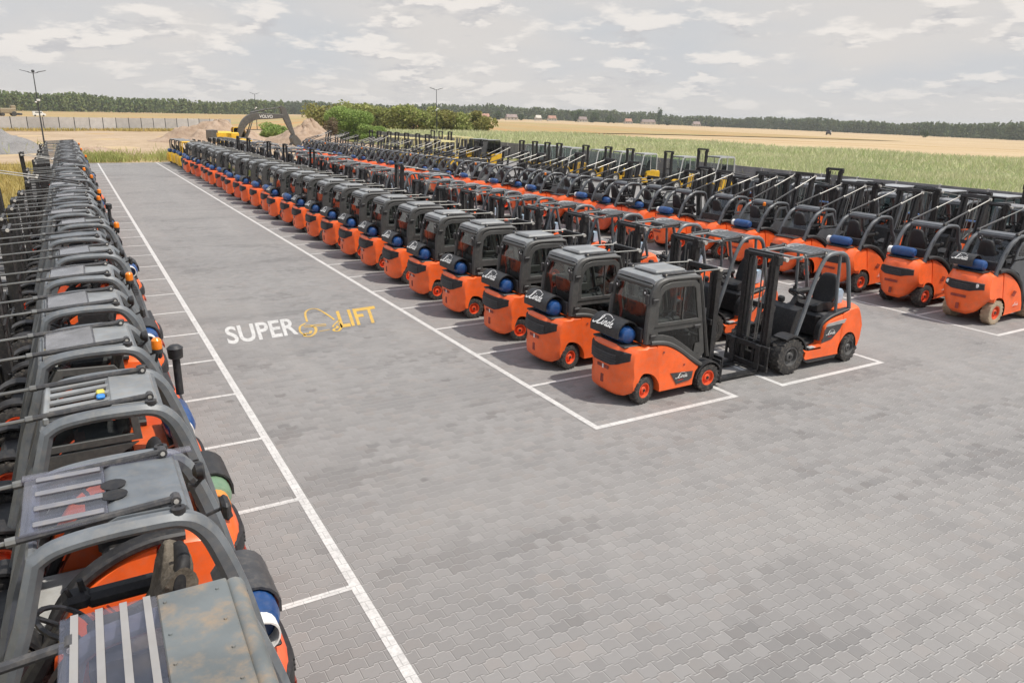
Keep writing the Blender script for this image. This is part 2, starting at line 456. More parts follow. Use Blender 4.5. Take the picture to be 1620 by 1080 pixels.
def steering(root, x, z):
    b = MB()
    c = Vector((x, .02, z)); ax = Vector((-.55, 0, .83)); u = Vector((.83, 0, .55)); w = Vector((0, 1, 0))
    ring = [c + (u * math.cos(2 * PI * k / 18) + w * math.sin(2 * PI * k / 18)) * .165 for k in range(19)]
    b.tube(ring, .017, 6, False)
    for k in (0, 1, 2): b.bar(c - ax * .02, c + (u * math.cos(2.1 * k) + w * math.sin(2.1 * k)) * .16, .035, .015)
    b.tube([c - ax * .5, c - ax * .02, c], [.06, .045, .03], 8); b.tube([c + w * .12, c + w * .12 + ax * .05], .02, 6)
    part('steering_wheel', b, 'black_plastic', root)

def bottle(root, x, z, y0, y1, r=.155, col='blue', ring='white', end=-1):
    """gas bottle lying across the truck; its open collar is at the y0 end"""
    d = 1 if y1 > y0 else -1
    b = MB(); L_ = abs(y1 - y0)
    pf = [(.0, .10), (r * .55, .10), (r * .85, .13), (r, .20), (r, L_ * .5), (r * 1.02, L_ * .5 + .01), (r, L_ * .5 + .02), (r, L_ - .1), (r * .85, L_ - .03), (r * .5, L_), (0, L_)]
    b.lathe([(q, y0 + d * a) for q, a in pf], (x, 0, z), 'y', 20)
    o = part('gas_bottle', b, col, root)
    b = MB()
    b.lathe([(r * .72, y0 + d * .13), (r * .74, y0), (r * .66, y0), (r * .64, y0 + d * .12)], (x, 0, z), 'y', 18, cap=False)
    part('collar', b, ring, o)
    b = MB(); b.tube([(x, y0 + d * .12, z), (x, y0 + d * .01, z)], .03, 8); b.tube([(x, y0 + d * .04, z), (x + .03, y0 + d * .02, z - .1), (x + .15, y0 + d * .1, z - .16)], .014, 6)
    part('valve', b, 'brass', o)
    return o
def cover(root, x, z, y0, y1, word=True, col='black_plastic', r=.2):
    pts = [(x - r * .98, z - .06)] + [(x + r * math.cos(R(a)), z + r * math.sin(R(a))) for a in (170, 150, 130, 108, 85, 62, 40)] + [(x + r * 1.02, z + .06)]
    b = MB()
    ys = [y0, y0 + (y1 - y0) * .03, y0 + (y1 - y0) * .97, y1]
    outer = pts; inner = [(x + (p[0] - x) * .9, z + (p[1] - z) * .9) for p in pts]
    prof = outer + inner[::-1]
    b.slab(prof, ys)
    o = part('bottle_cover', b, col, root)
    if word:
        b = MB(); ym = (y0 + y1) / 2
        a = R(141); n = Vector((math.cos(a), 0, math.sin(a))); V = Vector((math.sin(a), 0, -math.cos(a)))
        V = Vector((.63, 0, .777)); k = abs(y1 - y0) * .20
        script_word(b, Vector((x, 0, z)) + Vector((-.777, 0, .63)) * (r + .002) + Vector((0, ym + abs(y1 - y0) * .28, 0)) - V * .07, Vector((0, -1, 0)) * k, V * k * 1.1)
        part('lettering', b, 'white', o)
    return o
def badge(root, x, y, z, s):
    """little script mark and red underline on a side panel"""
    b = MB(); sg = -1 if y < 0 else 1
    script_word(b, (x - .0, y, z), Vector((-sg, 0, 0)) * s, Vector((0, 0, 1)) * s, .003)
    b.cur = 1; b.ribbon([(.1, -.5), (1.6, -.5)], .16, (x, y, z), Vector((-sg, 0, 0)) * s, Vector((0, 0, 1)) * s, .003)
    part('lettering', b, ['white', 'lens_red'], root)
def tilt_cyl(root, p0, p1, r=.03, rod='steel'):
    b = MB(); p0, p1 = Vector(p0), Vector(p1); d = p1 - p0
    b.tube([p0, p0 + d * .52], r, 8); b.cur = 1; b.tube([p0 + d * .5, p0 + d * .53], r * 1.15, 8); b.tube([p0 + d * .5, p1], r * .55, 6)
    b.cur = 2; b.lathe([(0, -.04), (r * 1.35, -.04), (r * 1.35, .04), (0, .04)], tuple(p1), 'y', 10)
    b.cur = 0; b.lathe([(0, -.035), (r * 1.2, -.035), (r * 1.2, .035), (0, .035)], tuple(p0), 'y', 10); b.cur = 2; b.lathe([(0, -.04), (r * .6, -.04), (r * .6, .04), (0, .04)], tuple(p0), 'y', 8)
    part('tilt_cylinder', b, ['dark_body', rod, 'rod_white'], root)
def beacon(root, x, y, z, col='amber'):
    b = MB(); b.lathe([(.05, z), (.05, z + .04), (0, z + .04)], (x, y, 0), 'z', 12); b.tube([(x + .12, y, z - .15), (x + .02, y, z - .08), (x, y, z)], .016, 6)
    o = part('beacon', b, 'black_plastic', root)
    b = MB(); b.lathe([(.046, z + .04), (.05, z + .06), (.047, z + .13), (.03, z + .15), (0, z + .152)], (x, y, 0), 'z', 14); part('beacon_lens', b, col, o)
def work_light(root, x, y, z, face=-1):
    b = MB(); b.lathe([(.02, -face * .06), (.05, -face * .04), (.062, face * .0), (.055, face * .012)], (x, y, z), 'x', 12)
    b.tube([(x, y, z - .05), (x + .05, y, z - .1), (x + .1, y, z - .08)], .014, 5)
    o = part('work_light', b, 'black_plastic', root)
    b = MB(); b.lathe([(.054, face * .008), (0, face * .014)], (x, y, z), 'x', 12); part('lens', b, 'lens_white', o)
def mirror(root, x, y, z):
    b = MB(); b.box((x, y, z), (.05, .16, .12), .02); b.tube([(x + .02, y, z), (x + .12, y - .02, z - .04), (x + .2, y - .02, z - .02)], .012, 5)
    part('mirror', b, 'black_plastic', root)

# ------------------------------------------------------------------ small truck with closed cab
def cab_truck(name='forklift', body='orange', tyre='rubber', has_cover=True, cyl='blue', light=False, cable=True, closed=True, hatch=True):
    t = empty(name)
    hw = .54
    def cw(x, y, z):
        q = abs(y) / hw; w = clamp((-.02 - x) / .38)
        return (x + .22 * q ** 3.4 * w + (.02 * q ** 10 if z > .9 else 0), y, z - (.05 * q ** 8 if z > .85 else 0) + (.10 * clamp((q - .7) / .3) ** 1.5 * clamp((.4 - z) / .25) if x < -.22 else 0))
    prof = [(-.40, .15), (-.445, .20), (-.455, .40), (-.435, .48), (-.45, .56), (-.465, .66), (-.46, .84), (-.435, .93), (-.38, .975), (-.02, .965), (.02, .99), (.185, .98), (.20, .96), (.31, .17), (.306, .165)] + arc(-.02, .20, .325, -6, 186, 16)
    b = MB(); b.slab(prof, yst(hw), cw); cwt = part('counterweight', b, body, t)
    # recesses at the tail
    b = MB(); b.box((-.452, 0, .36), (.02, .075, .14), .01); b.box((-.462, -.02, .575), (.012, .30, .055), .01); b.cur = 1; b.box((-.468, -.03, .575), (.006, .035, .07))
    part('tow_hitch', b, ['dark_red', 'white'], cwt)
    # grille
    def gr(x, y, z):
        q = abs(y) / hw
        zz = z if z > .8 else z + .12 * clamp((q - .5) / .45)
        return cw(x, y, zz)
    b = MB(); gy = [hw * k for k in (-.93, -.9, -.8, -.62, -.4, -.2, 0, .2, .4, .62, .8, .9, .93)]
    b.slab([(-.482, .645), (-.478, .80), (-.462, .90), (-.43, .905), (-.43, .635)], gy, gr)
    b.cur = 1
    for k in range(4): b.slab([(-.497, .675 + k * .043), (-.484, .70 + k * .043), (-.47, .70 + k * .043), (-.47, .672 + k * .043)], [hw * q for q in (-.6, -.4, -.2, 0, .2, .4, .6)], cw)
    part('grille', b, ['seat_black', 'black_plastic'], cwt)
    # side panels
    for s in (-1, 1):
        pp = [(.318, .165), (.215, .965)] + curve_pts([(.215, .965), (.42, .92), (.68, .79), (.93, .615), (1.12, .485)], 4)[1:] + [(1.12, .46), (1.06, .40), (1.02, .25), (1.015, .175)]
        b = MB(); y1 = s * hw
        b.slab(pp, [s * (hw - .14), y1 - s * .02, y1 - s * .006, y1], lambda x, y, z: (x, y - s * .012 * clamp(abs(x - .6) / .5) ** 2, z - .012 * clamp((abs(y) - hw + .02) / .02) * (z > .5)))
        o = part('side_panel', b, body, t)
        b = MB(); b.slab([(.52, .45), (.57, .445), (1.0, .42), (.985, .30), (.93, .27), (.66, .24)], [y1 - s * .005, y1 + s * .004]); o2 = part('badge_plate', b, 'dark_body', o)
        badge(o, .68 if s < 0 else .84, y1 + s * .004, .345, .075) if s < 0 else badge(o, .86, y1 + s * .004, .345, .075)
        for x, z in ((.345, .83), (.80, .56)): b = MB(); b.lathe([(.018, 0), (.018, s * .004), (0, s * .004)], (x, y1, z), 'y', 10); part('latch', b, 'dark_red', o)
        # dark sill band along the sloping top edge
        b = MB(); b.arch(curve_pts([(.08, 1.01), (.30, .99), (.48, .94), (.70, .82), (.95, .645), (1.18, .50)], 4), s * (hw - .055), .125, .075)
        part('sill', b, 'cab_grey', t)
        # fender over the drive wheel
        b = MB(); b.slab(arc(1.36, .24, .30, 172, 30, 9) + arc(1.36, .24, .275, 30, 172, 9), [s * (hw - .22), s * (hw + .015)]); b.box((1.62, s * (hw - .1), .33), (.03, .2, .36), .01)
        part('fender', b, 'black_plastic', t)
        wheel(t, 0, s * .45, .228, .165, tyre)
        wheel(t, 1.36, s * .455, .24, .18, tyre)
    b = MB(); b.box((.62, 0, .34), (.95, .80, .36), .02); b.box((.45, 0, .74), (.55, .62, .5), .05); b.box((0, 0, .26), (.14, .75, .12), .02); b.box((1.3, 0, .36), (.3, .56, .36), .03)
    part('chassis', b, 'black_metal', t)
    b = MB(); b.box((1.08, 0, .75), (.12, .60, .5), .04); b.box((1.0, 0, 1.02), (.2, .6, .1), .04); part('dashboard', b, 'black_plastic', t)
    seat(t, .42, 1.0); steering(t, .82, 1.22)
    # cab frame: two bent side frames and cross bars
    b = MB()
    for s in (-1, 1):
        yy = s * (hw - .065)
        b.arch(curve_pts([(.06, 1.00, 1.9), (.055, 1.3, 1.7), (.08, 1.62, 1.5), (.14, 1.87, 1.25), (.24, 1.97, .9), (.45, 2.005, .7), (.95, 1.995, .65), (1.03, 1.94, .65), (1.10, 1.70, .6), (1.22, 1.15, .6), (1.34, .62, .6)], 4), yy, .09, .10)
    b.bar((.10, -.45, 1.90), (.10, .45, 1.90), .07, .08, .02, (1, 0, 0)); b.bar((1.02, -.45, 1.98), (1.02, .45, 1.98), .07, .07, .02, (1, 0, 0)); b.bar((1.28, -.45, .92), (1.28, .45, .92), .05, .05, .01, (1, 0, 0))
    cf = part('cab_frame', b, 'cab_grey', t)
    b = MB(); b.slab([(.10, 1.955), (.12, 2.015), (.22, 2.045), (.98, 2.045), (1.04, 2.01), (1.04, 1.975)], [-.475, -.46, -.40, 0, .40, .46, .475], lambda x, y, z: (x, y, z - .02 * (abs(y) > .45)))
    rf = part('roof', b, 'roof_grey', t)
    if hatch:
        b = MB(); b.box((.58, 0, 2.075), (.62, .56, .05), .016); b.box((.58, 0, 2.10), (.56, .50, .02), .008); part('roof_hatch', b, 'roof_grey', rf)
    if closed:
        for s in (-1, 1):
            y = s * (hw - .045)
            b = MB()
            up = [(.16, 1.27), (.155, 1.55), (.20, 1.78), (.28, 1.88), (.42, 1.915), (.90, 1.905), (.97, 1.85), (1.09, 1.27)]
            lo = [(.16, 1.22), (1.10, 1.22), (1.19, .72), (1.12, .64), (.98, .70), (.74, .87), (.52, 1.01), (.32, 1.07), (.18, 1.08)]
            b.arch(up, y, .035, .095, .2, True); b.arch(lo, y, .035, .095, .2, True); b.bar((.70, y, 1.28), (.70, y, 1.9), .03, .02)
            b.slab([(1.0, .73), (1.15, .70), (1.14, .9), (1.02, .88)], [y - .017, y + .017])
            o = part('door', b, 'cab_grey', t)
            b = MB(); b.sheet(up, y); part('window', b, 'glass', o)
            b = MB(); b.sheet(lo, y); part('lower_window', b, 'glass_dark', o)
            b = MB(); b.box((1.02, y + s * .03, 1.18), (.15, .035, .07), .02); part('handle', b, 'black_plastic', o)
            b = MB()
            for z in (1.70, 1.12): b.box((.10, y + s * .03, z), (.12, .05, .05), .01); b.tube([(.06, y + s * .03, z - .05), (.06, y + s * .03, z + .05)], .02, 8)
            part('hinge', b, 'black_plastic', o)
        b = MB(); rw = [(-.01, 1.03), (.0, 1.3), (.035, 1.62), (.10, 1.86)]
        [b.pane(p_, q_, -.40, .40) for p_, q_ in zip(rw, rw[1:])]; part('rear_window', b, 'glass', t)
        b = MB(); b.pane((1.02, 1.95), (1.27, .95), -.43, .43); part('windscreen', b, 'glass', t)
    if cable:
        b = MB()
        for k in range(5):
            y = .30 + .025 * k
            b.tube(curve_pts([(.12 + .012 * k, y, 1.90), (.08, y - .01 * k + .02, 1.60), (.09 + .01 * k, y - .02, 1.35), (.07, y - .03 * k + .03, 1.10)], 3), .012, 5)
        part('cable', b, 'dark_red', t)
    for s in (-1, 1): work_light(t, .03, s * .36, 1.80)
    b = MB()
    for s in (-1, 1): b.box((-.02, s * .47, 1.72), (.05, .06, .16), .01)
    o = part('tail_lamp', b, 'black_plastic', t)
    b = MB(); b.box((-.20, .0, .965), (.34, .86, .03), .01); b.box((-.03, 0, 1.12), (.04, .86, .25), .02); part('bottle_tray', b, 'black_plastic', t)
    bottle(t, -.21, 1.115, .45, -.36, .145, cyl)
    if has_cover: cover(t, -.20, 1.13, -.29, .46, r=.215)
    for s in (-1, 1): tilt_cyl(t, (.34, s * .42, 2.075), (1.56, s * .36, 2.05), .026)
    mast(t, 1.60, 2.06, .32, 0, .08, True, .055, 1.10, 0, .95)
    if light: beacon(t, .02, -.3, 2.02)
    return t

# ------------------------------------------------------------------ open truck with thick roof tubes
def open_truck(name='forklift', body='orange', tyre='rubber', rim='rim_grey', mz=2.17):
    t = empty(name); hw = .57; W = 1.66
    def cw(x, y, z):
        q = abs(y) / hw; w = clamp((.25 - x) / .6)
        return (x + .15 * q ** 4 * w, y * (1 - .05 * clamp((z - .7) / .3)), z - .05 * q ** 8 * (z > .8))
    prof = [(-.37, .30), (-.42, .45), (-.43, .70), (-.40, .90), (-.33, 1.04), (-.22, 1.09), (-.0, 1.08), (.22, 1.02), (.26, .99), (.30, .20)] + arc(0, .27, .33, -10, 176, 12)
    b = MB(); b.slab(prof, yst(hw), cw); part('counterweight', b, body, t)
    for s in (-1, 1):
        y1 = s * hw
        pp = [(.31, .20), (.275, .955)] + curve_pts([(.275, .955), (.52, .91), (.70, .84), (.78, .74), (.80, .58), (.84, .45)], 3)[1:] + [(1.22, .345), (1.24, .24), (1.20, .20)]
        b = MB(); b.slab(pp, [s * (hw - .16), y1 - s * .03, y1 - s * .008, y1], lambda x, y, z: (x, y * (1 - .05 * clamp((z - .7) / .3)), z - .012 * clamp((abs(y) - hw + .03) / .03) * (z > .5)))
        o = part('side_panel', b, body, t)
        b = MB(); b.slab([(.83, .47), (.79, .60), (.775, .72), (.72, .765), (.30, .80), (.34, .70), (.55, .52)], [y1 - s * .018, y1 + s * .003]); o2 = part('badge_plate', b, 'dark_body', o)
        badge(o, .50 if s < 0 else .68, y1 + s * .003, .62, .075)
        b = MB(); b.slab([(.24, .80), (.75, .775), (.70, .83), (.60, .835), (.20, .87)], [y1 - s * .02, y1 + s * .0]); part('stripe', b, 'silver_panel', o)
        b = MB(); b.arch(curve_pts([(.10, 1.03), (.40, .985), (.62, .93), (.78, .84), (.84, .70), (.85, .52)], 3), s * (hw - .10), .13, .06); part('trim', b, 'black_plastic', o)
        b = MB(); b.box((.98, s * (hw - .15), .385), (.34, .30, .05), .01); b.cur = 1
        for k in range(8): b.box((.86 + k * .035, s * (hw - .05), .414), (.016, .10, .008))
        part('step', b, ['black_plastic', 'white'], t)
        b = MB(); b.slab([(.36, .13), (.30, .20), (1.20, .20), (1.26, .235), (1.2, .16), (1.1, .12)], [s * (hw - .2), s * (hw - .02)]); part('sill', b, 'dark_body', t)
        b = MB(); b.slab(arc(W, .335, .40, 168, 62, 9) + arc(W, .335, .37, 62, 168, 9), [s * (hw - .24), s * (hw + .06)]); part('fender', b, 'black_plastic', t)
        wheel(t, 0, s * .47, .275, .20, tyre, rim)
        wheel(t, W, s * .51, .335, .235, tyre, rim, .54)
    b = MB(); b.box((.80, 0, .32), (1.1, .84, .30), .02); b.box((0, 0, .3), (.16, .75, .14), .02); b.box((1.6, 0, .36), (.36, .6, .40), .04); b.box((.40, 0, .72), (.62, .68, .48), .06)
    part('chassis', b, 'black_metal', t)
    b = MB(); b.slab([(1.28, .40), (1.20, .80), (1.10, 1.02), (1.18, 1.14), (1.32, 1.08), (1.42, .80), (1.44, .40)], [-.34, -.30, 0, .30, .34]); b.box((1.12, -.22, 1.18), (.10, .14, .12), .03); part('dashboard', b, 'black_plastic', t)
    seat(t, .42, .98); steering(t, .98, 1.30)
    b = MB()
    for s in (-1, 1):
        b.arch(curve_pts([(1.46, .62), (1.30, 1.10), (1.12, 1.68), (.98, 1.98), (.86, 2.10), (.70, 2.13), (.52, 2.12), (.38, 2.07), (.29, 1.94), (.21, 1.66), (.06, 1.04)], 4), s * (hw - .09), .07, .075, .32)
        b.arch([(.52, 2.09), (.47, 1.5), (.42, 1.0)], s * (hw - .10), .055, .055, .3)
    b.bar((.42, -hw + .09, 2.09), (.42, hw - .09, 2.09), .05, .06, .01); b.bar((.92, -hw + .09, 2.08), (.92, hw - .09, 2.08), .05, .06, .01)
    gf = part('overhead_guard', b, 'guard_grey', t)
    b = MB()
    for k in range(5): b.bar((.46 + k * .125, -.46, 2.115), (.46 + k * .125, .46, 2.115), .032, .05, .01, (0, 0, 1))
    for s in (-1, 1): b.bar((.40, s * .44, 2.125), (1.5, s * .42, 2.10), .06, .04, .01)
    b.bar((1.02, -.46, 2.10), (1.02, .46, 2.10), .05, .05, .01); b.bar((1.5, -.44, 2.08), (1.5, .44, 2.08), .05, .04, .01)
    part('roof_grid', b, 'roof_grey', gf)
    b = MB(); b.slab([(-.05, 1.08), (-.06, 1.30), (.0, 1.36), (.10, 1.34), (.12, 1.08)], [.02, .05, .2, .23]); part('document_pouch', b, 'pouch_blue', t)
    for s in (-1, 1): tilt_cyl(t, (.95, s * .46, 2.16), (W + .20, s * .40, 2.09), .03)
    mast(t, W + .34, mz, .36, 0, .10, True, .06, 1.15, 0, 1.05)
    return t

# ------------------------------------------------------------------ truck with arched side guards
def arched_truck(name='forklift', k=1., body='orange', tyre='rubber', rim='rim_orange', roof='hatch', cab=False, has_cover=True, cyl='blue', word=True,
                 side=-1, mz=2.2, lean=0., pillar=(-.36, 1.02), roof_r=-.08, roof_f=.72, zr=2.2, tall=False, rod='rod_white', light=False, lamps=False, mx=1.62, filt=False, detail=0, mirrors=True, guard='guard_grey', bare=False):
    t = empty(name); hw = .55 * k; W = 1.32 * k; rr = .25 * k; fr = .30 * k
    def cw(x, y, z):
        q = abs(y) / hw; w = clamp((-.06 * k - x) / (.42 * k))
        return (x + (.17 if side > 0 else .24) * k * q ** 3 * w, y * (1 - .10 * clamp((z - .75) / .35)), z - .06 * q ** 6 * (z > .85) + (.34 * k * clamp((q - .42) / .5) ** 1.3 * clamp((.60 * k - z) / (.4 * k)) if x < -.25 * k else 0))
    K = lambda pts: [(p[0] * k, p[1] * k) for p in pts]
    prof = K([(-.46, .20), (-.52, .26), (-.56, .46), (-.585, .62), (-.58, .84), (-.53, .98), (-.44, 1.05), (-.10, 1.07), (.08, 1.06), (.10, 1.02), (.245, .16)] + arc(0, .25, .31, -14, 186, 12))
    b = MB(); b.slab(prof, yst(hw), cw); cwt = part('counterweight', b, body, t)
    def gr(x, y, z):
        q = abs(y) / hw
        return cw(x, y, z + (.07 * k * clamp((q - .4) / .5) if z < .75 * k else 0))
    b = MB(); b.slab(K([(-.60, .70), (-.598, .87), (-.56, .88), (-.56, .69)]), [hw * q for q in (-.86, -.8, -.62, -.4, -.2, 0, .2, .4, .62, .8, .86)], gr)
    b.cur = 1
    for j in range(3): b.slab(K([(-.612, .73 + j * .04), (-.60, .75 + j * .04), (-.59, .75 + j * .04), (-.59, .725 + j * .04)]), [hw * q for q in (-.42, -.2, 0, .2, .42)], cw)
    part('grille', b, ['seat_black', 'black_plastic'], cwt)
    b = MB(); b.box((-.575 * k, 0, .36 * k), (.02, .09, .14), .01); b.box((-.60 * k, 0, .575 * k), (.02, .36 * k, .06), .012); part('tow_hitch', b, 'dark_red', cwt)
    if lamps:
        for s in (-1, 1):
            b = MB(); q = cw(-.60 * k, s * hw * .66, .82 * k); b.lathe([(.045, -.012), (.045, .0), (.0, -.018)], q, 'x', 12); part('tail_lamp', b, 'lens_white', cwt)
    for s in (-1, 1):
        y1 = s * hw
        ap = curve_pts([(.12, 1.06), (.36, .99), (.60, .85), (.78, .64), (.90, .38), (.94, .20)], 4)
        b = MB(); b.slab(K([(.255, .16)] + [(.12, 1.05)] + ap[1:]), [s * (hw - .17 * k), y1 - s * .05, y1 - s * .015, y1], lambda x, y, z: (x, y * (1 - .10 * clamp((z - .75) / .35)), z - .03 * clamp((abs(y) - hw + .05) / .05) * (z > .5)))
        o = part('side_panel', b, body, t)
        b = MB()
        for j in range(4): b.bar((.52 * k + j * .035, y1 + s * .001, .66 * k - j * .01), (.46 * k + j * .035, y1 + s * .001, .56 * k - j * .01), .008, .018)
        part('vent', b, 'dark_red', o)
        badge(o, (.60 if s < 0 else .82) * k, y1 + s * .002, .34 * k, .07)
        b = MB(); b.arch([(p[0] * k, p[1] * k) for p in curve_pts([(-.10, 1.09), (.14, 1.095), (.40, 1.03), (.66, .88), (.85, .66), (.97, .38), (1.0, .22)], 4)], s * (hw - .085 * k), .16 * k, .075 * k); part('trim', b, 'black_plastic', t)
        b = MB(); b.slab(arc(W, fr, fr * 1.2, 165, 50, 9) + arc(W, fr, fr * 1.1, 50, 165, 9), [s * (hw - .22 * k), s * (hw + .02)]); part('fender', b, 'black_plastic', t)
        wheel(t, 0, s * .455 * k, rr, .18 * k, tyre, rim)
        wheel(t, W, s * .465 * k, fr, .21 * k, tyre, rim)
    b = MB(); b.box((.60 * k, 0, .33 * k), (1.0 * k, .80 * k, .32 * k), .02); b.box((0, 0, .28 * k), (.15, .72 * k, .12), .02); b.box((1.26 * k, 0, .36 * k), (.3 * k, .6 * k, .36 * k), .04); b.box((.28 * k, 0, .72 * k), (.46 * k, .62 * k, .52 * k), .06)
    part('chassis', b, 'black_metal', t)
    b = MB(); b.box((.86 * k, 0, .50 * k), (.55 * k, .72 * k, .03), .006); part('floor_plate', b, 'silver_panel', t)
    b = MB(); b.slab([(1.02 * k, .45), (.98 * k, .85), (.90 * k, 1.02), (.98 * k, 1.12), (1.08 * k, 1.04), (1.16 * k, .45)], [-.34, -.30, 0, .30, .34]); part('dashboard', b, 'black_plastic', t)
    seat(t, .34 * k, 1.09 * k); steering(t, .68 * k, 1.44 * k)
    if bare:
        pass
    b = MB(); xr, xf = roof_r, roof_f; px, pz = pillar
    path = [(px, pz, 1.35), (px + .30 * (xr - px) , pz + .45 * (zr - pz), 1.2), (px + .70 * (xr - px), pz + .80 * (zr - pz), 1.1), (xr + .0, zr - .075, 1.), (xr + .10, zr - .01, .9), (xr + .25, zr + .005, .88), (xf - .3, zr + .005, .85), (xf - .1, zr - .02, .85), (xf, zr - .075, .85)]
    path = curve_pts(path, 5) + [(xf + .10, zr - .42, .9), (xf + .22, 1.45, .95), (xf + .36, .95, .9), (W - .14, .62, .9)]
    for s in (-1, 1): b.arch(path, s * (hw - .095 * k), (.108 if side > 0 else .085) * k, (.105 if side > 0 else .085) * k, .3)
    b.bar((xf + .02, -hw + .1, zr - .07), (xf + .02, hw - .1, zr - .07), .06, .05, .015, (1, 0, 0)); b.bar((xr + .04, -hw + .1, zr - .04), (xr + .04, hw - .1, zr - .04), .08, .05, .015, (1, 0, 0))
    gf = part('overhead_guard', b, guard, t)
    for s in (-1, 1):
        b = MB(); c = (xr + .10, zr + .035); y = s * (hw - .095 * k)
        b.lathe([(.04, c[1]), (.04, c[1] + .03), (.02, c[1] + .035), (.018, c[1] + .025), (0, c[1] + .025)], (c[0], y, 0), 'z', 12); part('bolt', b, 'black_plastic', gf)
        b = MB(); vx, vz = path[6][0], path[6][1]; yo = s * (hw - .095 * k + (.054 if side > 0 else .0425) * k)
        for j in range(7):
            ww = .040 * math.sqrt(max(.05, 1 - ((j - 3) / 3.6) ** 2))
            b.box((vx + (j - 3) * .005, yo, vz + (j - 3) * .026), (2 * ww, .005, .012))
        part('vent', b, 'black_plastic', gf)
    ri = hw - .165 * k
    if roof == 'plate_poly':
        b = MB(); xs = xr + .30; zq = zr + .075; wy = hw - .03
        b.box(((xr + xs) / 2, 0, zq), (xs - xr, 2 * wy, .02), .006)
        for x in (xr + .05, xs - .03):
            for y in (-.44, -.2, 0., .2, .44): b.lathe([(.009, zq + .008), (.007, zq + .017), (0, zq + .018)], (x, y, 0), 'z', 6)
        b.tube([(xr - .03, -wy, zq - .05), (xr - .03, wy, zq - .05)], .05, 12)
        part('roof_plate', b, 'rusty_steel', t)
        b = MB(); b.box(((xs + xf) / 2 + .02, 0, zq + .004), (xf - xs + .04, 2 * wy, .012), .003); part('roof_window', b, 'poly_roof', t)
        b = MB()
        for j in range(4): b.bar((xs + .04 + j * (xf - xs) / 3.6, -wy, zq + .013), (xs + .04 + j * (xf - xs) / 3.6, wy, zq + .013), .030, .007)
        part('roof_bar', b, 'pale_bar', t)
    elif roof == 'poly':
        b = MB(); xs = xr + .40
        b.slab([(xr + .02, zr - .03), (xr + .05, zr + .03), (xs, zr + .045), (xs + .05, zr + .02), (xs + .05, zr - .01)], [-ri, -ri + .02, 0, ri - .02, ri]); rp = part('roof_plate', b, 'guard_grey', t)
        b = MB(); b.box(((xs + xf) / 2 + .05, 0, zr + .045), (xf - xs + .02, 2 * ri - .02, .014), .004); b.box((xr + .40, -ri + .03, zr + .05), (.95, .08, .012), .003); part('roof_window', b, 'poly_roof', t)
        b = MB()
        for j in range(4): b.bar((xs + .06, -ri + .1 + j * (2 * ri - .2) / 3, zr + .056), (xf, -ri + .1 + j * (2 * ri - .2) / 3, zr + .056), .05, .012, .004)
        part('roof_bar', b, 'roof_rib', t)
        b = MB()
        for y in (-.03, .11): b.lathe([(.065, zr + .047), (.07, zr + .055), (.0, zr + .056)], (xs + .0, y, 0), 'z', 14)
        part('roof_hole', b, 'seat_black', rp)
    elif roof == 'slots':
        b = MB(); xs = xr + .36
        b.slab([(xr + .02, zr - .03), (xr + .06, zr + .03), (xs, zr + .045), (xs + .03, zr + .02), (xs + .03, zr - .01)], [-ri, -ri + .02, 0, ri - .02, ri])
        for j in range(5): b.bar((xs, -ri + .05 + j * (2 * ri - .1) / 4, zr + .02), (xf + .02, -ri + .05 + j * (2 * ri - .1) / 4, zr - .01), .055, .035, .008)
        b.bar((xf, -ri, zr - .01), (xf, ri, zr - .01), .06, .04, .01, (1, 0, 0)); part('roof_plate', b, 'roof_grey', t)
        for y, c in ((.05, 'hazard'), (.16, 'tag_blue')):
            b = MB(); b.box((xs + .07, y, zr + .05), (.06, .07, .03), .01); part('wrapped_tag', b, c, t)
    else:
        b = MB(); xs = xr + .38
        b.slab([(xr + .02, zr - .03), (xr + .06, zr + .03), (xs, zr + .04), (xf, zr + .0), (xf, zr - .03)], [-ri, -ri + .02, 0, ri - .02, ri]); rp = part('roof_plate', b, 'roof_grey' if roof == 'hatch' else guard, t)
        if roof == 'hatch':
            b = MB(); b.slab([(xs - .02, zr + .045), (xs, zr + .065), (xf - .03, zr + .03), (xf - .01, zr + .01)], [-ri + .05, -ri + .07, ri - .07, ri - .05]); part('roof_window', b, 'hatch_glass', rp)
    if cab:
        for s in (-1, 1):
            y = s * (hw - .06 * k); b = MB()
            up = [(xr + .12, 1.32 * k), (xr + .16, zr - .30), (xr + .26, zr - .16), (xf - .12, zr - .14), (xf + .06, zr - .45), (xf + .20, 1.32 * k)]
            lo = [(xr + .12, 1.26 * k), (xf + .22, 1.26 * k), (W - .18, .62), (1.0 * k, .48 * k), (.86 * k, .78 * k), (.62 * k, 1.0 * k), (.3 * k, 1.12 * k)]
            b.arch(up, y, .035, .07, .2, True); b.slab(lo, [y - .015, y + .015]); o = part('door', b, guard if guard != 'guard_grey' else 'cab_grey', t)
            b = MB(); b.sheet(up, y); part('window', b, 'glass', o)
        b = MB(); b.pane((px + .02, pz + .08), (xr - .0, zr - .12), -hw + .15, hw - .15); part('rear_window', b, 'glass', t)
    z0 = 1.07 * k; bx_ = -.37 * k if side > 0 else -.32 * k
    b = MB(); b.box((bx_, 0, z0 + .0), (.26 * k, .7 * k, .03), .01); b.box((px + .06, 0, z0 + .12), (.05, .84 * k, .22), .02); part('bottle_tray', b, 'black_plastic', t)
    if cyl: bottle(t, bx_, z0 + (.165 if k < 1.1 else .14), (-side if k > 1.1 else side) * .45, -(-side if k > 1.1 else side) * .36, .15 if k < 1.1 else .125, cyl, 'bottle_orange' if cyl == 'green_bottle' else 'white')
    if has_cover: cover(t, bx_, z0 + .165, (min(side * .12, -side * .5) if side < 0 else -.34), (max(side * .12, -side * .5) if side < 0 else .16), word and side < 0, 'dark_body' if detail else 'black_plastic', .2 if side < 0 else .185)
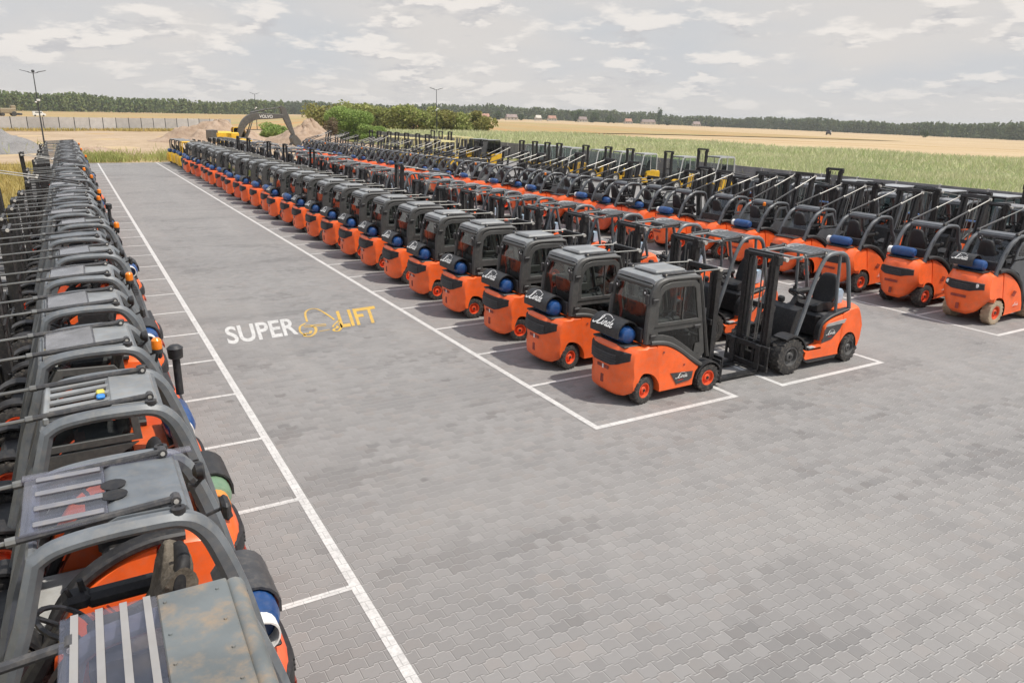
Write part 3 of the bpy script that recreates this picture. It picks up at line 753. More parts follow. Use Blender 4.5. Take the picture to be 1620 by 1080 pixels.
    if tall:
        for s in (-1, 1): tilt_cyl(t, (xr + (.06 if lean else .35), s * (hw - .12), zr + .06), (mx - .04 + lean * (mz - .2), s * .40 * k, mz - .08), .027, rod)
    else:
        for s in (-1, 1): tilt_cyl(t, ((xf if roof == 'plate_poly' else xr + .10), s * (hw - .20 * k), zr + .065), (mx - .05, s * .36 * k, zr - .02), .024)
    mast(t, mx, mz, .34 * k, lean, .10, True, .06, 1.05, 0, 1.0 * k)
    if light: beacon(t, xr - .16, side * .30, zr - .12)
    if filt:
        b = MB(); b.lathe([(.04, 1.40), (.04, 1.80), (.075, 1.82), (.08, 1.92), (.085, 1.93), (.05, 1.96), (0, 1.965)], (px - .10, -side * .30, 0), 'z', 14); part('air_filter', b, 'black_plastic', t)
    if mirrors:
        mirror(t, xr - .18, side * .2, zr - .14); work_light(t, xr - .12, -side * .3, zr - .10)
    if detail:
        b = MB(); b.slab(curve_pts([(.06, 1.12), (-.02, 1.40), (-.04, 1.62), (.04, 1.70), (.12, 1.62), (.24, 1.36), (.36, 1.18), (.30, 1.10)], 3), [-.22, -.20, -.12, .0, .10, .18, .20], lambda x, y, z: (x + .05 * math.sin(9 * y + 5 * z), y * (1.1 - .25 * clamp((z - 1.3) / .4)), z - .04 * math.sin(14 * y + x * 9))); part('bag', b, 'bag_brown', t)
    return t

# ------------------------------------------------------------------ straight-pillared truck
def plain_truck(name='forklift', body='yellow', cab=False, glass='glass_green', roofc='roof_grey', frame='black_metal', mz=2.3, k=1., bott=True, cwc='dark_body', rim='rim_grey', tyre='rubber', lightframe=False):
    t = empty(name); hw = .58 * k; W = 1.6 * k; rr = .27 * k; fr = .34 * k
    def cw(x, y, z):
        q = abs(y) / hw; w = clamp((.2 - x) / .6)
        return (x + .14 * q ** 4 * w, y, z - .04 * q ** 8 * (z > .8))
    K = lambda pts: [(p[0] * k, p[1] * k) for p in pts]
    b = MB(); b.slab(K([(-.44, .24), (-.50, .40), (-.50, .92), (-.44, 1.02), (.05, 1.02), (.05, .98), (.29, .22)] + arc(0, .27, .33, -8, 182, 12)), yst(hw), cw); part('counterweight', b, body, t)
    for s in (-1, 1):
        b = MB(); b.slab(K([(.31, .22), (.07, 1.0), (.30, 1.03), (.68, 1.0), (.80, .90), (.84, .50), (1.22, .42), (1.22, .22)]), [s * (hw - .2), s * (hw - .03), s * hw], lambda x, y, z: (x, y, z - .015 * (abs(y) > hw - .01) * (z > .8)))
        part('side_panel', b, body, t)
        b = MB(); b.slab(arc(W, fr, fr * 1.22, 165, 50, 8) + arc(W, fr, fr * 1.12, 50, 165, 8), [s * (hw - .24), s * (hw + .04)]); part('fender', b, body, t)
        wheel(t, 0, s * .47 * k, rr, .2 * k, tyre, rim); wheel(t, W, s * .5 * k, fr, .24 * k, tyre, rim)
    b = MB(); b.box((.78 * k, 0, .34 * k), (1.1 * k, .86 * k, .3 * k), .02); b.box((.4 * k, 0, .75 * k), (.66 * k, .72 * k, .52 * k), .05); b.box((1.5 * k, 0, .4 * k), (.4 * k, .6 * k, .4 * k), .03); part('chassis', b, cwc, t)
    b = MB(); b.slab([(1.22 * k, .45), (1.16 * k, 1.0), (1.08 * k, 1.15), (1.3 * k, 1.1), (1.36 * k, .45)], [-.36, .36]); part('dashboard', b, 'black_plastic', t)
    seat(t, .42 * k, 1.04 * k); steering(t, .92 * k, 1.34 * k)
    zr = 2.14 * k; b = MB(); x0, x1 = -.08 * k, 1.12 * k
    for s in (-1, 1):
        b.arch([(x0, 1.02 * k), (x0 + .02, zr - .1), (x0 + .10, zr), (x1 - .1, zr), (x1 + .02, zr - .12), (1.36 * k, .9 * k), (1.42 * k, .6 * k)], s * (hw - .06), .07, .08)
        if cab: b.arch([(.50 * k, zr), (.46 * k, 1.0 * k)], s * (hw - .06), .05, .06)
    for xq in (x0 + .12, x1 - .12): b.bar((xq, -hw + .06, zr - .01), (xq, hw - .06, zr - .01), .05, .05, .01)
    gf = part('overhead_guard', b, frame, t)
    b = MB()
    if cab or roofc != 'cream': b.box(((x0 + x1) / 2 + .02, 0, zr + .035), (x1 - x0 - .02, 2 * hw - .06, .05), .015)
    else:
        for j in range(6): b.bar((x0 + .1 + j * .19 * k, -hw + .06, zr + .03), (x0 + .1 + j * .19 * k, hw - .06, zr + .03), .06, .05, .01)
        for s in (-1, 1): b.bar((x0, s * (hw - .1), zr + .06), (x1, s * (hw - .1), zr + .06), .12, .04, .01)
    part('roof', b, roofc, t)
    if cab:
        for s in (-1, 1):
            b = MB(); y = s * (hw - .05); b.sheet([(x0 + .05, 1.08 * k), (x0 + .06, zr - .06), (x1 - .06, zr - .06), (1.30 * k, 1.08 * k), (1.36 * k, .7 * k), (.9 * k, .72 * k), (.8 * k, 1.08 * k)], y); part('window', b, glass, t)
        b = MB(); b.pane((x1 + .0, zr - .08), (1.34 * k, .95 * k), -hw + .09, hw - .09); part('windscreen', b, glass, t)
        b = MB(); b.pane((x0, 1.08 * k), (x0 + .01, zr - .08), -hw + .09, hw - .09); part('rear_window', b, glass, t)
    if bott: bottle(t, -.22 * k, 1.02 * k + .17, .4, -.36, .15, 'blue')
    mast(t, W + .36 * k, mz, .38 * k, 0, .1, True, .06, 1.1, .5, 1.1 * k)
    return t

# ------------------------------------------------------------------ ground
def tz(x, y):
    v = .017 * (x - 45) - .0095 * max(y, 0)
    if v > 14: v = 14 + 2 * (1 - math.exp((14 - v) / 2))
    return -(v if v > 4 else .5 * math.log1p(math.exp(max(v, -60) / .5)))
def sheet(name, x0, x1, y0, y1, nx, ny, dz, mat, fn=tz, kind='structure', geo=False):
    def sp(a, b, n):
        if not geo: return np.linspace(a, b, n)
        u = np.linspace(-1, 1, n); return (a + b) / 2 + (b - a) / 2 * np.sign(u) * np.abs(u) ** 3
    X, Y = sp(x0, x1, nx), sp(y0, y1, ny)
    vs = [(x, y, fn(x, y) + dz) for y in Y for x in X]
    fs = [(j * nx + i, j * nx + i + 1, (j + 1) * nx + i + 1, (j + 1) * nx + i) for j in range(ny - 1) for i in range(nx - 1)]
    me = bpy.data.meshes.new(name); me.from_pydata(vs, [], fs); me.materials.append(MATS[mat])
    me.polygons.foreach_set('use_smooth', [True] * len(fs))
    o = link(name, me); o['kind'] = kind
    return o

def paving_mat():
    m = bpy.data.materials.new('paving'); t, N, L = nt(m); MATS['paving'] = m
    out = nd(N, 'ShaderNodeOutputMaterial'); p = nd(N, 'ShaderNodeBsdfPrincipled')
    g = nd(N, 'ShaderNodeNewGeometry'); P = g.outputs['Position']
    sx = nd(N, 'ShaderNodeSeparateXYZ'); L.new(P, sx.inputs[0]); x, y = sx.outputs[0], sx.outputs[1]
    # zigzag long joints: a trapezoid wave along x, and a slighter one along y
    bw, rh = .168, .138
    def trap(v, per):
        w = mth(N, L, 'PINGPONG', v, per / 2)
        return ramp(N, L, w, per * .21, per * .29)
    wv = mth(N, L, 'MULTIPLY_ADD', trap(x, bw), .022, -.011)
    yy = mth(N, L, 'ADD', y, wv)
    cb = nd(N, 'ShaderNodeCombineXYZ'); L.new(x, cb.inputs[0]); L.new(yy, cb.inputs[1])
    br = nd(N, 'ShaderNodeTexBrick', offset=.5, offset_frequency=2, squash=1.)
    br.inputs['Scale'].default_value = 1; br.inputs['Brick Width'].default_value = bw; br.inputs['Row Height'].default_value = rh
    br.inputs['Mortar Size'].default_value = .0042; br.inputs['Mortar Smooth'].default_value = .35; br.inputs['Bias'].default_value = 0
    br.inputs['Color1'].default_value = (0, 0, 0, 1); br.inputs['Color2'].default_value = (1, 1, 1, 1); br.inputs['Mortar'].default_value = (.5, .5, .5, 1)
    L.new(cb.outputs[0], br.inputs['Vector'])
    row = mth(N, L, 'FLOOR', mth(N, L, 'DIVIDE', yy, rh)); even = mth(N, L, 'SUBTRACT', 1., mth(N, L, 'FLOORED_MODULO', row, 2.))
    col_ = mth(N, L, 'FLOOR', mth(N, L, 'DIVIDE', mth(N, L, 'MULTIPLY_ADD', even, bw / 2, x), bw))
    cq = nd(N, 'ShaderNodeCombineXYZ'); L.new(mth(N, L, 'MULTIPLY', col_, bw), cq.inputs[0]); L.new(mth(N, L, 'MULTIPLY', row, rh), cq.inputs[1]); Q = cq.outputs[0]
    mq = nd(N, 'ShaderNodeMapping'); mq.inputs['Scale'].default_value = (.45, 1.25, 1); mq.inputs['Rotation'].default_value = (0, 0, .06); L.new(Q, mq.inputs[0])
    wn = nd(N, 'ShaderNodeTexWhiteNoise', noise_dimensions='2D'); L.new(Q, wn.inputs['Vector'])
    n_big = noise(N, L, P, .16, 4, .6); n_mid = noise(N, L, P, .9, 5, .65); n_fine = noise(N, L, P, 28., 4, .7); n_pat = noise(N, L, mq.outputs[0], .75, 3, .55); n_run = noise(N, L, mq.outputs[0], .22, 3, .5)
    mp = nd(N, 'ShaderNodeMapping'); mp.inputs['Scale'].default_value = (.75, .10, 1); mp.inputs['Rotation'].default_value = (0, 0, .05); L.new(P, mp.inputs[0])
    n_trail = noise(N, L, mp.outputs[0], 1., 4, .6)
    mp2 = nd(N, 'ShaderNodeMapping'); mp2.inputs['Scale'].default_value = (.10, .9, 1); mp2.inputs['Rotation'].default_value = (0, 0, .12); L.new(P, mp2.inputs[0])
    n_cross = noise(N, L, mp2.outputs[0], 1., 4, .6)
    c = mixc(N, L, br.outputs['Color'], (.216, .207, .199), (.272, .261, .251))
    # batches of darker stones
    c = mixc(N, L, mth(N, L, 'MULTIPLY', ramp(N, L, wn.outputs['Value'], .72, 1.), .30), c, (.30, .255, .225))
    c = mixc(N, L, mth(N, L, 'MULTIPLY', ramp(N, L, n_run, .50, .60), .28), c, (.165, .16, .156))
    pat = mth(N, L, 'MULTIPLY', ramp(N, L, mth(N, L, 'MULTIPLY_ADD', wn.outputs['Value'], .10, n_pat), .63, .68), mth(N, L, 'MULTIPLY_ADD', wn.outputs['Value'], .5, .5))
    c = mixc(N, L, mth(N, L, 'MULTIPLY', pat, .55), c, (.125, .121, .119))
    c = mixc(N, L, mth(N, L, 'MULTIPLY', ramp(N, L, n_big, .42, .68), .45), c, (.30, .283, .265))
    c = mixc(N, L, mth(N, L, 'MULTIPLY', ramp(N, L, n_trail, .50, .72), .40), c, (.325, .308, .29))
    c = mixc(N, L, mth(N, L, 'MULTIPLY', ramp(N, L, n_cross, .54, .72), .22), c, (.165, .16, .158))
    c = mixc(N, L, mth(N, L, 'MULTIPLY', ramp(N, L, n_mid, .55, .8), .25), c, (.28, .24, .20))
    vo = nd(N, 'ShaderNodeTexVoronoi'); vo.inputs['Scale'].default_value = .8; L.new(P, vo.inputs['Vector'])
    st = mth(N, L, 'MULTIPLY', mth(N, L, 'SUBTRACT', 1., ramp(N, L, mth(N, L, 'ADD', vo.outputs['Distance'], mth(N, L, 'MULTIPLY', n_mid, .12)), .075, .13)), .55)
    c = mixc(N, L, st, c, (.085, .078, .072))
    c = mixc(N, L, mth(N, L, 'MULTIPLY', n_fine, .28), c, (.17, .16, .155))
    jt = br.outputs['Fac']
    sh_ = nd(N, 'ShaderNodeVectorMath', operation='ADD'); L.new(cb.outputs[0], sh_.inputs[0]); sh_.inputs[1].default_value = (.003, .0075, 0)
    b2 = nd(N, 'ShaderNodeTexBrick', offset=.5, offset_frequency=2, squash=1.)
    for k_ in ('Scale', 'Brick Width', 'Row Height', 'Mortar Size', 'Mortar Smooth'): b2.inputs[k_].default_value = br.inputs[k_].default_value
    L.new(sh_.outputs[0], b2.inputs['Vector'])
    c = mixc(N, L, mth(N, L, 'MULTIPLY', b2.outputs['Fac'], mth(N, L, 'MULTIPLY_ADD', n_mid, .7, .32)), c, (.46, .445, .42))  # pale offset line: efflorescence, also paints the lit upper edge of each joint
    c = mixc(N, L, mth(N, L, 'MULTIPLY', jt, mth(N, L, 'MULTIPLY_ADD', n_pat, .7, .30)), c, (.085, .08, .078))
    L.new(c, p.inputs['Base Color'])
    p.inputs['Roughness'].default_value = .82; p.inputs['Specular IOR Level'].default_value = .35
    h = mth(N, L, 'MULTIPLY_ADD', n_fine, .12, mth(N, L, 'MULTIPLY_ADD', br.outputs['Color'], .35, mth(N, L, 'SUBTRACT', 1., jt)))
    b = nd(N, 'ShaderNodeBump'); b.inputs['Strength'].default_value = .55; b.inputs['Distance'].default_value = .006
    L.new(h, b.inputs['Height']); L.new(b.outputs[0], p.inputs['Normal'])
    L.new(p.outputs[0], out.inputs[0])
paving_mat()

def soil_mat(name, cols, s1, s2, stripe=None, bump=.3):
    m = bpy.data.materials.new(name); t, N, L = nt(m); MATS[name] = m
    out = nd(N, 'ShaderNodeOutputMaterial'); p = nd(N, 'ShaderNodeBsdfPrincipled')
    g = nd(N, 'ShaderNodeNewGeometry'); P = g.outputs['Position']
    a = noise(N, L, P, s1, 5, .6); b_ = noise(N, L, P, s2, 5, .7)
    c = mixc(N, L, ramp(N, L, a, .3, .7), cols[0], cols[1]); c = mixc(N, L, mth(N, L, 'MULTIPLY', ramp(N, L, b_, .4, .7), .6), c, cols[2])
    if stripe:
        for ang, per, col, amt in stripe:
            mp = nd(N, 'ShaderNodeMapping'); mp.inputs['Rotation'].default_value = (0, 0, ang); L.new(P, mp.inputs[0])
            sx = nd(N, 'ShaderNodeSeparateXYZ'); L.new(mp.outputs[0], sx.inputs[0])
            nn = nd(N, 'ShaderNodeTexNoise', noise_dimensions='1D'); nn.inputs['Scale'].default_value = 1 / per; nn.inputs['Detail'].default_value = 3
            L.new(sx.outputs[0], nn.inputs['W'])
            c = mixc(N, L, mth(N, L, 'MULTIPLY', ramp(N, L, nn.outputs['Fac'], .5, .62), amt), c, col)
    L.new(c, p.inputs['Base Color']); p.inputs['Roughness'].default_value = .95; p.inputs['Specular IOR Level'].default_value = .1
    if bump:
        b = nd(N, 'ShaderNodeBump'); b.inputs['Strength'].default_value = bump; b.inputs['Distance'].default_value = .1
        L.new(b_, b.inputs['Height']); L.new(b.outputs[0], p.inputs['Normal'])
    L.new(p.outputs[0], out.inputs[0])
soil_mat('wheat', [(.46, .345, .21), (.52, .40, .25), (.42, .30, .17)], .006, .05, [(-1.02, 30., (.36, .22, .09), .5), (.2, 26., (.53, .42, .25), .4)], 0)
soil_mat('stubble', [(.42, .31, .16), (.36, .26, .13), (.30, .25, .12)], .01, .08, [(.35, 9., (.46, .24, .10), .75), (.35, 14., (.30, .28, .12), .5)], 0)
soil_mat('sand', [(.40, .30, .20), (.47, .36, .25), (.31, .22, .14)], .06, .5, None, .8)
soil_mat('sand_pile', [(.36, .265, .19), (.42, .32, .24), (.25, .17, .12)], .3, 1.6, None, 1.)
soil_mat('gravel', [(.24, .23, .225), (.31, .30, .29), (.18, .17, .165)], .5, 9., None, 1.)
soil_mat('field_soil', [(.20, .20, .08), (.26, .25, .10), (.16, .14, .07)], .1, 1., None, .3)
soil_mat('dry_soil', [(.33, .25, .10), (.26, .22, .08), (.36, .28, .14)], .2, 1.5, None, .5)
def paint_mat(name, col, wear):
    m = bpy.data.materials.new(name); t, N, L = nt(m); MATS[name] = m
    out = nd(N, 'ShaderNodeOutputMaterial'); p = nd(N, 'ShaderNodeBsdfPrincipled')
    g = nd(N, 'ShaderNodeNewGeometry'); P = g.outputs['Position']
    a = noise(N, L, P, 1.1, 4, .6); f = noise(N, L, P, 22., 5, .75); d = noise(N, L, P, 3.2, 5, .7)
    br = nd(N, 'ShaderNodeTexBrick', offset=.5, offset_frequency=2, squash=1.); br.inputs['Scale'].default_value = 1; br.inputs['Brick Width'].default_value = .168; br.inputs['Row Height'].default_value = .138
    br.inputs['Mortar Size'].default_value = .005; br.inputs['Mortar Smooth'].default_value = .4; L.new(P, br.inputs['Vector'])
    c = mixc(N, L, ramp(N, L, d, .35, .7), col, [x * .84 for x in col])
    w_ = mth(N, L, 'MULTIPLY', ramp(N, L, mth(N, L, 'MULTIPLY_ADD', a, .35, f), .62, .78), wear)
    c = mixc(N, L, w_, c, (.26, .25, .24)); c = mixc(N, L, mth(N, L, 'MULTIPLY', br.outputs['Fac'], .5), c, (.20, .19, .18))
    L.new(c, p.inputs['Base Color']); p.inputs['Roughness'].default_value = .7; L.new(p.outputs[0], out.inputs[0])
paint_mat('road_paint', (.62, .605, .58), .32)
paint_mat('yellow_paint', (.66, .40, .05), .35)

sheet('terrain', -2600, 3400, -1200, 4200, 121, 121, -.12, 'wheat', geo=True)
sheet('stubble_field', -300, 300, 192, 830, 30, 40, .10, 'stubble')
sheet('sandy_ground', -40, 60, 71.62, 192, 30, 30, -.05, 'sand', lambda x, y: tz(x, y) + .12 * math.sin(x * .31) * math.sin(y * .23))
sheet('dry_verge', -40, -2.3, -8, 71.6, 20, 30, -.03, 'dry_soil')
sheet('field_ground', 39.2, 100, -30, 160, 30, 40, .04, 'field_soil')
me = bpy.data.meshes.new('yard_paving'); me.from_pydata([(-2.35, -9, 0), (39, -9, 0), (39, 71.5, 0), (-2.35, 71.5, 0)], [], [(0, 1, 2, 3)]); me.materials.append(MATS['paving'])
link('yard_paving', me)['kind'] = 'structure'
b = MB(); b.box((17.9, 71.55, -.08), (42.2, .08, .15), .01); b.box((-2.39, 31.2, -.08), (.08, 80.6, .15), .01)
part('kerb', b, 'grey_fence')['kind'] = 'structure'

P0 = 8.03; PITCH = 1.95
b = MB()
def stripe(x0, x1, y0, y1): b.add([(x0, y0, .004), (x1, y0, .004), (x1, y1, .004), (x0, y1, .004)], [(0, 1, 2, 3)])
stripe(1.80, 1.905, -8, 71.45)
k = -6
while P0 + PITCH * k < 71: stripe(-2.2, 1.80, P0 - 1.96 + PITCH * k - .04, P0 - 1.96 + PITCH * k + .04); k += 1
stripe(6.18, 6.28, P0, 71.45); stripe(9.02, 9.12, P0 + .1, 71.45); stripe(10.18, 10.28, P0, 71.45); stripe(12.94, 13.04, P0 + .1, 71.45); stripe(17.06, 17.16, P0, 71.45)
stripe(6.28, 9.12, P0, P0 + .1); stripe(10.28, 13.04, P0, P0 + .1); stripe(17.16, 20.2, P0, P0 + .1)
for j in range(1, 33):
    y = P0 + .06 + PITCH * j
    stripe(6.28, 9.02, y - .04, y + .04); stripe(10.28, 12.94, y - .04, y + .04); stripe(17.16, 20.2, y - .04 - .06 * j, y + .04 - .06 * j)
part('parking_lines', b, 'road_paint')['kind'] = 'structure'

# painted name on the paving
logo = tag(empty('painted_sign', (3.9, 15.4, 0)), 'white and yellow SUPER LIFT lettering painted flat on the grey paving', 'ground marking')
def onground(fr, u0, u1, v1=1.):
    A, B, C_, D = (2.20, 14.72), (5.42, 15.02), (2.33, 16.05), (5.80, 16.42)
    def f(u, v):
        q = u0 + (u1 - u0) * u; v = v * v1
        return ((A[0] * (1 - q) + B[0] * q) * (1 - v) + (C_[0] * (1 - q) + D[0] * q) * v - 3.9, (A[1] * (1 - q) + B[1] * q) * (1 - v) + (C_[1] * (1 - q) + D[1] * q) * v - 15.4, .005)
    return f
for txt, u0, u1, mt in (('SUPER', 0., .435, 'road_paint'), ('LIFT', .72, 1., 'yellow_paint')):
    vs, fs = font_shape(txt, .022); f = onground(None, u0, u1)
    b = MB(); b.add([f(u, v) for u, v in vs], fs); part('lettering', b, mt, logo)
f = onground(None, .44, .74); b = MB()
def gstroke(pts, w):
    P = [Vector(f(u, v)) for u, v in pts]; vs = []; fs = []
    for i, p in enumerate(P):
        t_ = (P[min(i + 1, len(P) - 1)] - P[max(i - 1, 0)]).normalized(); n_ = Vector((-t_.y, t_.x, 0)) * w / 2; vs += [p + n_, p - n_]
    for i in range(len(P) - 1): fs.append((2 * i, 2 * i + 1, 2 * i + 3, 2 * i + 2))
    b.add(vs, fs)
gstroke(curve_pts([(.24, .62), (.25, 1.10), (.32, 1.32), (.45, 1.38), (.58, 1.25), (.78, .72), (.84, .50)], 4), 0.048)
gstroke(curve_pts([(.20, .55), (.06, .40), (.03, .10), (.12, -.12)], 4), 0.041)
gstroke([(.12, .42), (.62, .33), (.62, .25), (.14, .32)], 0.042)
gstroke(curve_pts([(.30, .36), (.38, .20), (.34, -.05), (.22, -.20), (.10, -.14), (.13, -.02), (.22, -.05), (.26, .08)], 4), 0.061)
gstroke(curve_pts([(.95, .44), (.80, .22), (.76, .10)], 4), 0.041)
gstroke(curve_pts([(.92, .26), (.95, .05), (.86, -.14), (.76, -.10), (.78, .0), (.85, .02), (.86, .14)], 4), 0.054)
gstroke([(.42, -.02), (.68, .0)], 0.035)
part('emblem', b, 'yellow_paint', logo)

# ------------------------------------------------------------------ the fleet
FAR = {'handle', 'hinge', 'lettering', 'lift_chain', 'steering_wheel', 'lens', 'latch', 'valve', 'badge_plate', 'tow_hitch', 'bolt', 'vent', 'dashboard', 'cable', 'chassis', 'inner_mast', 'step', 'stripe', 'windscreen', 'fender', 'floor_plate', 'mirror', 'work_light', 'bottle_tray'}
used = set()
def place(proto, x, y, rz, label, cat, group, far=False, jit=.05):
    if proto.name in used: o = dup(proto, None, FAR if far else ())
    else: o = proto; used.add(proto.name)
    o.location = (x + random.uniform(-jit, jit), y + random.uniform(-jit, jit) * .6, 0); o.rotation_euler = (0, 0, rz + random.uniform(-.022, .022))
    a = random.choice((0, 0, .12, -.15, .22, -.24))
    for ch in o.children:
        if ch.name.startswith('tyre') and abs(ch.location.x) < .05: ch.rotation_euler.z = a
    tag(o, label, cat, group)
    return o
protos = {}
def get(key, make):
    if key not in protos: protos[key] = make()
    return protos[key]
C1 = lambda: get('c1', lambda: cab_truck())
C2 = lambda: get('c2', lambda: cab_truck(has_cover=False, cable=True))
C3 = lambda: get('c3', lambda: cab_truck(body='orange_faded', tyre='rubber_pale', has_cover=False, closed=False, cable=False, hatch=False))
C4 = lambda: get('c4', lambda: cab_truck(body='orange_faded', tyre='rubber_pale', has_cover=True, closed=True, cable=False))
CB = lambda: get('cb', lambda: cab_truck(body='blue', tyre='rubber_pale', has_cover=False, closed=False, cable=False, hatch=False))
Y1 = lambda: get('y1', lambda: plain_truck(k=.92, mz=2.0))
Y1F = lambda: get('y1f', lambda: plain_truck(k=.92, mz=2.0, frame='yellow', roofc='yellow'))

# row beside the aisle, tails towards it
seq = 'AAAAAAAAAAABABBACBACBAADABBUCCBB'
for j in range(32):
    y = 9.03 + PITCH * j; far = y > 34
    ty = seq[j]; o_ = ORD[j + 1]
    if j >= 28:
        p = Y1F() if j == 28 else Y1()
        lb = 'yellow forklift with ' + ('yellow roof frame' if j == 28 else 'black frame') + f', {ORD[32 - j]} from the grassy end of row beside aisle'
    elif ty == 'U': p = CB(); lb = f'blue bodied forklift among orange ones, {o_} from near end of the row beside the aisle'
    elif ty == 'A': p = C1(); lb = f'orange forklift with closed cab, {o_} from the near end of the row beside the aisle'
    elif ty == 'B': p = C2(); lb = f'orange cab forklift with bare gas bottle, {o_} from near end of row beside aisle'
    elif ty == 'C': p = C3(); lb = f'faded orange forklift with pale tyres, {o_} from near end of row beside the aisle'
    else: p = C4(); lb = f'faded orange cab forklift on pale tyres, {o_} from near end of row beside aisle'
    place(p, 7.47 + (random.uniform(-.1, .1) if j else 0), y + .02, 0, lb, 'forklift', 'forklifts in the row beside the aisle', far)

# second row, masts towards the first
O1 = lambda: get('o1', lambda: open_truck())
O2 = lambda: get('o2', lambda: open_truck(rim='rim_orange', mz=2.1))
T1 = lambda: get('t1', lambda: arched_truck(k=1.08, mz=2.62, lean=-.03, tall=True, mx=1.95, roof_r=.0, roof_f=.85, roof='hatch', cyl=None, has_cover=False, mirrors=False))
for j in range(32):
    y = 9.03 + PITCH * j; far = y > 34
    ta = j in (9, 15, 18, 20, 23, 25)
    p = T1() if ta else (O1() if j % 3 != 1 or j == 1 else O2())
    lb = ('orange forklift with tall mast and slanting rods, ' if ta else 'open orange forklift with mast facing left, ') + f'{ORD[j + 1]} from near end of second row'
    place(p, 12.47 + random.uniform(-.06, .06), y, PI, lb, 'forklift', 'forklifts in the second row from the aisle', far)

# third row: older arched trucks, tails towards the second
ck = 1.14
def narrow(t, q):
    for o in t.children_recursive:
        if o.name.split('.')[0] in ('tyre', 'rim'): o.location.y *= q; continue
        me = o.data; n = len(me.vertices); a = np.empty(n * 3, np.float32); me.vertices.foreach_get('co', a); a[1::3] *= q; me.vertices.foreach_set('co', a); me.update()
    return t
def third(**kw): return narrow(arched_truck(**{**dict(mx=1.88, mz=2.66, lean=.18), **kw}, k=ck, tall=True, pillar=(-.16, 1.14), roof_r=.36, roof_f=1.02, zr=1.99, guard='guard_dark'), .86)
R1 = lambda: get('r1', lambda: third(mz=2.55, lean=.14, rod='steel', cab=True, lamps=True, tyre='rubber_pale', has_cover=True, roof='plain'))
R2 = lambda: get('r2', lambda: third(has_cover=False, roof='plain', mirrors=False))
R3 = lambda: get('r3', lambda: third(mz=2.85, lean=.12, has_cover=False, cab=True, roof='plain', light=True))
R4 = lambda: get('r4', lambda: third(mz=2.68, lean=.2, has_cover=False, cyl=None, cab=True, roof='plain', mirrors=False))
R5 = lambda: get('r5', lambda: third(mz=2.2, lean=.05, mx=1.95, rod='steel', has_cover=True, cyl='blue', roof='plain', body='orange_faded', word=False))
seq3 = '122434215243124352143254134254321324'
for j in range(36):
    y = 9.15 + 1.77 * j; far = y > 32
    if y > 71: break
    ty = seq3[j]
    p = {'1': R1, '2': R2, '3': R3, '4': R4, '5': R5}[ty]()
    lb = {'1': 'orange forklift with covered bottle and rear window', '2': 'orange forklift with bare blue gas bottle', '3': 'orange cab forklift with amber beacon',
          '4': 'orange cab forklift with no bottle', '5': 'faded orange forklift with covered bottle'}[ty] + f', {ORD[j + 1]} from near end of third row'
    place(p, 18.02 + random.uniform(-.12, .12) + (.03 * j if j < 6 else .1), y, 0, lb, 'forklift', 'forklifts in the third row from the aisle', far)

# row along the left edge of the yard, seen from above
def left(**kw): return arched_truck(side=1, **kw)
L_ = [lambda: left(roof='plate_poly', has_cover=False, word=False, detail=0, mirrors=False, body='orange', roof_f=.56),
      lambda: left(roof='poly', detail=1, lamps=False, body='orange_faded'),
      lambda: left(roof='slots', cyl='green_bottle', mirrors=False),
      lambda: left(roof='hatch', filt=True, light=True, has_cover=False, cab=True),
      lambda: left(roof='hatch', has_cover=False, body='orange_faded', cyl=None),
      lambda: left(roof='hatch', light=True, has_cover=True),
      lambda: left(roof='plain', has_cover=True, mirrors=True),
      lambda: left(roof='hatch', tall=True, mz=2.7, mx=1.95, lean=.04, has_cover=False, cyl=None)]
LN = ['rust-streaked steel roof and clear roof window', 'clear ribbed roof panel', 'slotted grey roof', 'air filter and amber beacon', 'faded body and hatch roof', 'amber beacon and hatch roof', 'plain grey roof', 'tall black mast']
seqL = [0, 1, 2, 3, 4, 5, 4, 6, 5, 4, 6, 3, 5, 7, 4, 5, 6, 5, 7, 4, 6, 4, 5, 6, 4, 6, 5, 4, 6, 4, 5, 6, 4]
ys_ = [2.76, 4.58, 6.40, 8.10, 9.85]
while len(ys_) < len(seqL): ys_.append(ys_[-1] + 1.78)
for j, q in enumerate(seqL):
    p = get('l%d' % q, L_[q]); far = ys_[j] > 30
    if ys_[j] > 62: break
    lb = f'orange forklift with {LN[q]}' + ', ' + ('nearest the camera' if j == 0 else f'{ORD[j + 1]} from the camera') + ' in the row of arched guards left'
    lb = ' '.join(lb.split()[:16]) if q not in (0,) else 'orange forklift with rust-streaked steel roof and clear roof window, nearest the camera'
    if q: lb = f'forklift with {LN[q]}, {ORD[j + 1]} from camera along the left row'
    place(p, .30 + random.uniform(-.09, .09) * (j > 2) - (.12 if j > 5 and j % 4 == 1 else 0), ys_[j], PI, lb, 'forklift', 'forklifts in the left row', far, .02)

